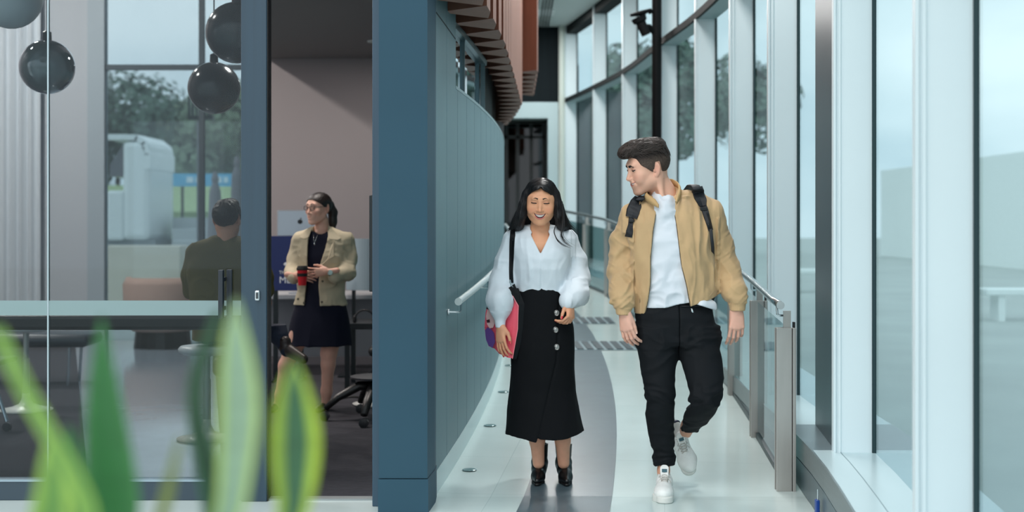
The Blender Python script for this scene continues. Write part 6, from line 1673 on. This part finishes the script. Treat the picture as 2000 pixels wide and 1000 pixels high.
for q in chain([l_(652,640,10.42), l_(642,690,10.40), l_(641,712,10.40), l_(637,765,10.43), l_(633,802,10.45)], (.09,.058,.050,.040,.028)): fb.add(q, .03)
for q in chain([l_(541,796,10.41), l_(533,806,10.33)], (.030,.024)): fb.add(q, .02)
for q in chain([l_(633,802,10.45), l_(628,812,10.36)], (.030,.024)): fb.add(q, .02)
for a in (aA, aB):
    for q in chain(a, (.04,.036,.032,.028)): fb.add(q, .02)
for q in (rc(l_(580,540,10.24), l_(587,536,10.21), .026,.022), rc(l_(660,536,10.24), l_(648,529,10.20), .027,.021)): fb.add(q, .02)
v, f = net(fb, 1, .004); pl_.append((v, f, hfl(v))); to_mesh('body', pl_, M_skin, la)
face_bits(AL, la, hl, open_eye=True, look=.002, brow=1.1, lash=.0015, brow_h=.035, teeth=False, lipr=.0030)
hq = Field((-.11,-.14,-.30),(.11,.24,.16), .0034)
hq.add(grow(el((0,.018,.034), (.0745,.094,.083)), .006)); hq.add(grow(el((0,-.022,.010), (.065,.070,.082)), .005), .03); hq.add(rc((0,.105,.05),(0,.125,.03),.026,.024), .02)
for q in chain([(0,.125,.03),(0,.150,-.03),(0,.145,-.10),(0,.135,-.16),(0,.13,-.185)], (.026,.034,.032,.024,.010)): hq.add(q, .015)
yy_h = [-.16,-.080,-.068,-.055,-.040,-.020,-.005,.004,.010,.034,.044,.08,.10,.11]; zb_h = [.072,.070,.060,.046,.034,.016,.012,.010,.034,.034,-.020,-.055,-.06,-.3]
hq.cut(lambda X,Y,Z: np.interp(Y, yy_h, zb_h)-Z+0*X); hq.displace(lambda p: fold(p,(120,14,30),.0022,97,.33))
v, f = net(hq, 1, .01); to_mesh('hair', [(v,f)], M_hair_lady, la, AL)
# glasses
MA = Matrix(AL.tolist()); g_ = MB()
for s_ in (-1,1):
    ring = [MA @ Vector((s_*.032+.0205*math.copysign(abs(math.cos(a))**.7, math.cos(a)), -.1035+.010*abs(math.cos(a)*.5+.5*s_)*.8, .010+.0150*math.copysign(abs(math.sin(a))**.7, math.sin(a)))) for a in np.linspace(0, 2*PI, 24)]
    g_.tube(ring, .0021, 6)
    g_.tube([MA @ Vector((s_*.052,-.095,.016)), MA @ Vector((s_*.078,-.07,.016)), MA @ Vector((s_*.082,.0,.014))], .0018, 6)
g_.tube([MA @ Vector((-.012,-.106,.013)), MA @ Vector((0,-.109,.015)), MA @ Vector((.012,-.106,.013))], .0018, 6)
g_.build('glasses', mat('glasses_frame', (30,28,34), .3), la, smooth=True)
mb = MB().tube([l_(616,458,10.31), l_(617,468,10.28), l_(619,474,10.275), l_(621,468,10.28), l_(624,458,10.31)], .0012, 5).sphere(l_(619,476,10.27), .006, 10, (.8,.6,1.4)); mb.build('necklace', M_rail, la, smooth=True)
q = l_(652,530,10.20); MB().tube([l_(649,530,10.205), l_(655,531,10.215)], .0265, 18).build('watch', mat('watch_steel', (170,190,188), .25, metal=.8), la)
MB().lathe([(0,0),(.019,0),(.019,.008),(0,.009)], (q[0]+.002, q[1]-.020, q[2]), 18, R=Matrix.Rotation(PI/2,3,'X')).build('watch_face', mat('watch_dial', (190,214,210), .2), la)
for (x,y,Y,xx,yy2,Y2) in ((541,800,10.42,528,809,10.28),(633,806,10.46,624,815,10.32)):
    a_, b_ = l_(x,y,Y), l_(xx,yy2,Y2); z0 = .0
    fd = Field((min(a_[0],b_[0])-.07,10.18,-.002),(max(a_[0],b_[0])+.07,10.56,.10), .004)
    A2 = np.array([a_[0],Y,.034]); B2 = np.array([b_[0],Y2,.022]); fd.add(rc(A2, B2, .034,.028)); fd.add(rc(A2, A2+np.array([.0,.03,.01]), .034,.032), .01); fd.cut(lambda X,Y,Z: .003-Z+0*X)
    v, f = net(fd, 1); to_mesh('shoe', [(v,f)], mat('flat_black', (14,14,18), .4), la)
cu = empty('coffee_cup', tuple(l_(601,553,10.13))); tag(cu, 'red reusable coffee cup with black lid and band in the standing woman\'s hands', 'cup')
c0 = l_(601,554,10.135); hgt = 37/S3
MB().lathe([(.0,0),(.029,0),(.038,hgt*.78),(.0,hgt*.78)], c0, 28).build('cup_body', mat('cup_red', (214,16,34), .4), cu, smooth=False)
MB().lathe([(.0355,hgt*.46),(.0375,hgt*.46),(.039,hgt*.62),(.037,hgt*.62)], c0, 28).build('grip_band', mat('cup_black', (18,18,20), .6), cu)
MB().lathe([(.0,hgt*.78),(.042,hgt*.78),(.042,hgt*.86),(.038,hgt*.95),(.035,hgt),(.0,hgt)], c0, 28).build('lid', mat('cup_black', (0,0,0)), cu)

# ================================================================ the seated man seen from behind
S4 = F/9.05
def k_(x, y, Y=9.05): return np.array([(x-1000)/S4, Y, CAMZ-(y-HY)/S4])
def kr(y, xl, xr, yc, ry): return (CAMZ-(y-HY)/S4, ((xl+xr)/2-1000)/S4, yc, (xr-xl)/2/S4, ry)
se = empty('person', (SX, 9.05, 0)); tag(se, 'man in olive T-shirt sitting on a stool behind the glass, seen from the back', 'person')
M_ol = mat('olive_jersey', (92,84,48), .85, bump=.1, bscale=300); M_nj = mat('navy_denim', (24,34,54), .8)
tk = [kr(466,415,462,9.09,.06), kr(476,395,486,9.09,.085), kr(490,377,504,9.08,.105), kr(520,366,512,9.07,.12), kr(560,368,510,9.06,.12), kr(600,372,502,9.05,.12), kr(640,376,498,9.05,.13), kr(664,376,498,9.06,.14)]
kf = Field((k_(340,0)[0],8.8,k_(0,672)[2]),(k_(535,0)[0],9.5,k_(0,455)[2]), .0055)
kf.add(loft(tk, 2.3)); kf.add(rc(k_(425,474,9.09), k_(385,490,9.09), .05,.058), .04); kf.add(rc(k_(452,474,9.09), k_(495,490,9.09), .05,.058), .04)
ka = [k_(378,494,9.10), k_(366,540,9.12), k_(366,570,9.16)]; kb = [k_(502,494,9.10), k_(513,540,9.12), k_(513,570,9.16)]
for a in (ka, kb):
    for q in chain(a, (.058,.054,.056)): kf.add(q, .03)
kf.displace(lambda p: fold(p,(10,10,6),.010,101,.36,1.)); kf.sub(rc(k_(441,474,9.10), k_(441,452,9.11), .05,.06), .008)
v, f = net(kf, 1); to_mesh('t_shirt', [(v,f)], M_ol, se)
HS4 = 1.08; RK = frame((.10,1,-.04),(0,0,1)); HO4 = k_(442,428,9.08); AK = T(RK, HO4, HS4)
c0_ = local(AK, k_(441,448,9.08)); c1_ = local(AK, k_(441,478,9.09)); 
hk = full_head(.0028, [(rc(c0_, c1_, .056, .062), .03)], male=True, smile=0)
v, f = net(hk, 1, .05); ck = head_colors((206,150,124),(180,100,90),(200,130,110),0,.3); pk = [(v @ AK[:3,:3].T+AK[:3,3], f, ck(v))]; hfk = skin_fn((204,148,122))
kb_ = Field((k_(335,0)[0],8.85,.3),(k_(540,0)[0],9.6,k_(0,470)[2]), .006)
kb_.add(grow(loft(tk[:-1], 2.3), -.03)); 
eA = [k_(366,560,9.15), k_(370,596,9.22), k_(395,612,9.46)]; eB = [k_(513,560,9.15), k_(510,596,9.22), k_(490,612,9.46)]
for a in (eA, eB):
    for q in chain(a, (.040,.036,.027)): kb_.add(q, .02)
v, f = net(kb_, 1); pk.append((v, f, hfk(v)))
for wpt, dd, th_ in ((k_(397,613,9.47), (.5,.8,-.3), (.8,-.3,.2)), (k_(488,613,9.47), (-.5,.8,-.3), (-.8,-.3,.2))):
    pr, _x = hand_prims(wpt, dd, (0,.2,1), th_, L=.18, curl=(20,25,15)); pk.append(hand_part(pr, .0035, hfk))
to_mesh('body', pk, M_skin, se)
face_bits(AK, se, hk, teeth=False)
hb = Field((-.11,-.16,-.12),(.11,.14,.16), .0034); hb.add(grow(el((0,.018,.034), (.076,.094,.083)), .008)); hb.add(grow(el((0,-.022,.010), (.0665,.070,.082)), .006), .03); hb.add(el((0,-.05,.098),(.056,.06,.032)), .02)
yk = [-.16,-.090,-.075,-.055,-.03,-.012,.002,.010,.034,.044,.08,.14]; zk = [.072,.070,.068,.040,.010,-.010,.010,.030,.030,-.030,-.066,-.075]
hb.cut(lambda X,Y,Z: np.interp(Y, yk, zk)-Z+0*X); hb.displace(lambda p: fold(p,(60,40,40),.006,103,.33,.8)+fold(p,(160,60,160),.002,104)); v, f = net(hb, 0, .01); to_mesh('hair', [(v,f)], M_hair, se, AK)
jn = Field((k_(350,0)[0],8.85,.12),(k_(575,0)[0],9.75,k_(0,640)[2]), .006)
jn.add(rc(k_(420,652,9.08), k_(460,652,9.08), .105, .105), .03)
L1 = [k_(415,656,9.12), k_(404,652,9.48), k_(404,690,9.50), k_(406,728,9.42)]; L2 = [k_(465,656,9.10), k_(520,640,9.38), k_(530,662,9.34), k_(549,690,9.28)]
for a in (L1, L2):
    for q in chain(a, (.085,.068,.058,.045)): jn.add(q, .03)
jn.displace(lambda p: fold(p,(12,12,14),.008,105,.36,1.)); jn.cut(lambda X,Y,Z: (.628-Z)*((Y<9.26)&(X<-1.62))-1.*((Y>=9.26)|(X>=-1.62)))
v, f = net(jn, 1); to_mesh('trousers', [(v,f)], M_nj, se)
for a_, b_ in ((k_(549,688,9.28), k_(586,706,9.20)), (k_(406,735,9.42), k_(408,744,9.60))):
    a_ = np.array(a_); b_ = np.array(b_); lo = np.minimum(a_,b_)-.09; hi = np.maximum(a_,b_)+.09
    fd = Field(lo, hi, .004); up_ = np.array([0,0,.0]); fd.add(rc(a_, b_, .045, .032)); fd.add(rc(a_+(a_-b_)*.1, a_+np.array([-.01,0,.05]), .042, .038), .015)
    v, f = net(fd, 1); to_mesh('shoe', [(v,f)], mat('brown_shoe', (44,32,30), .45), se)
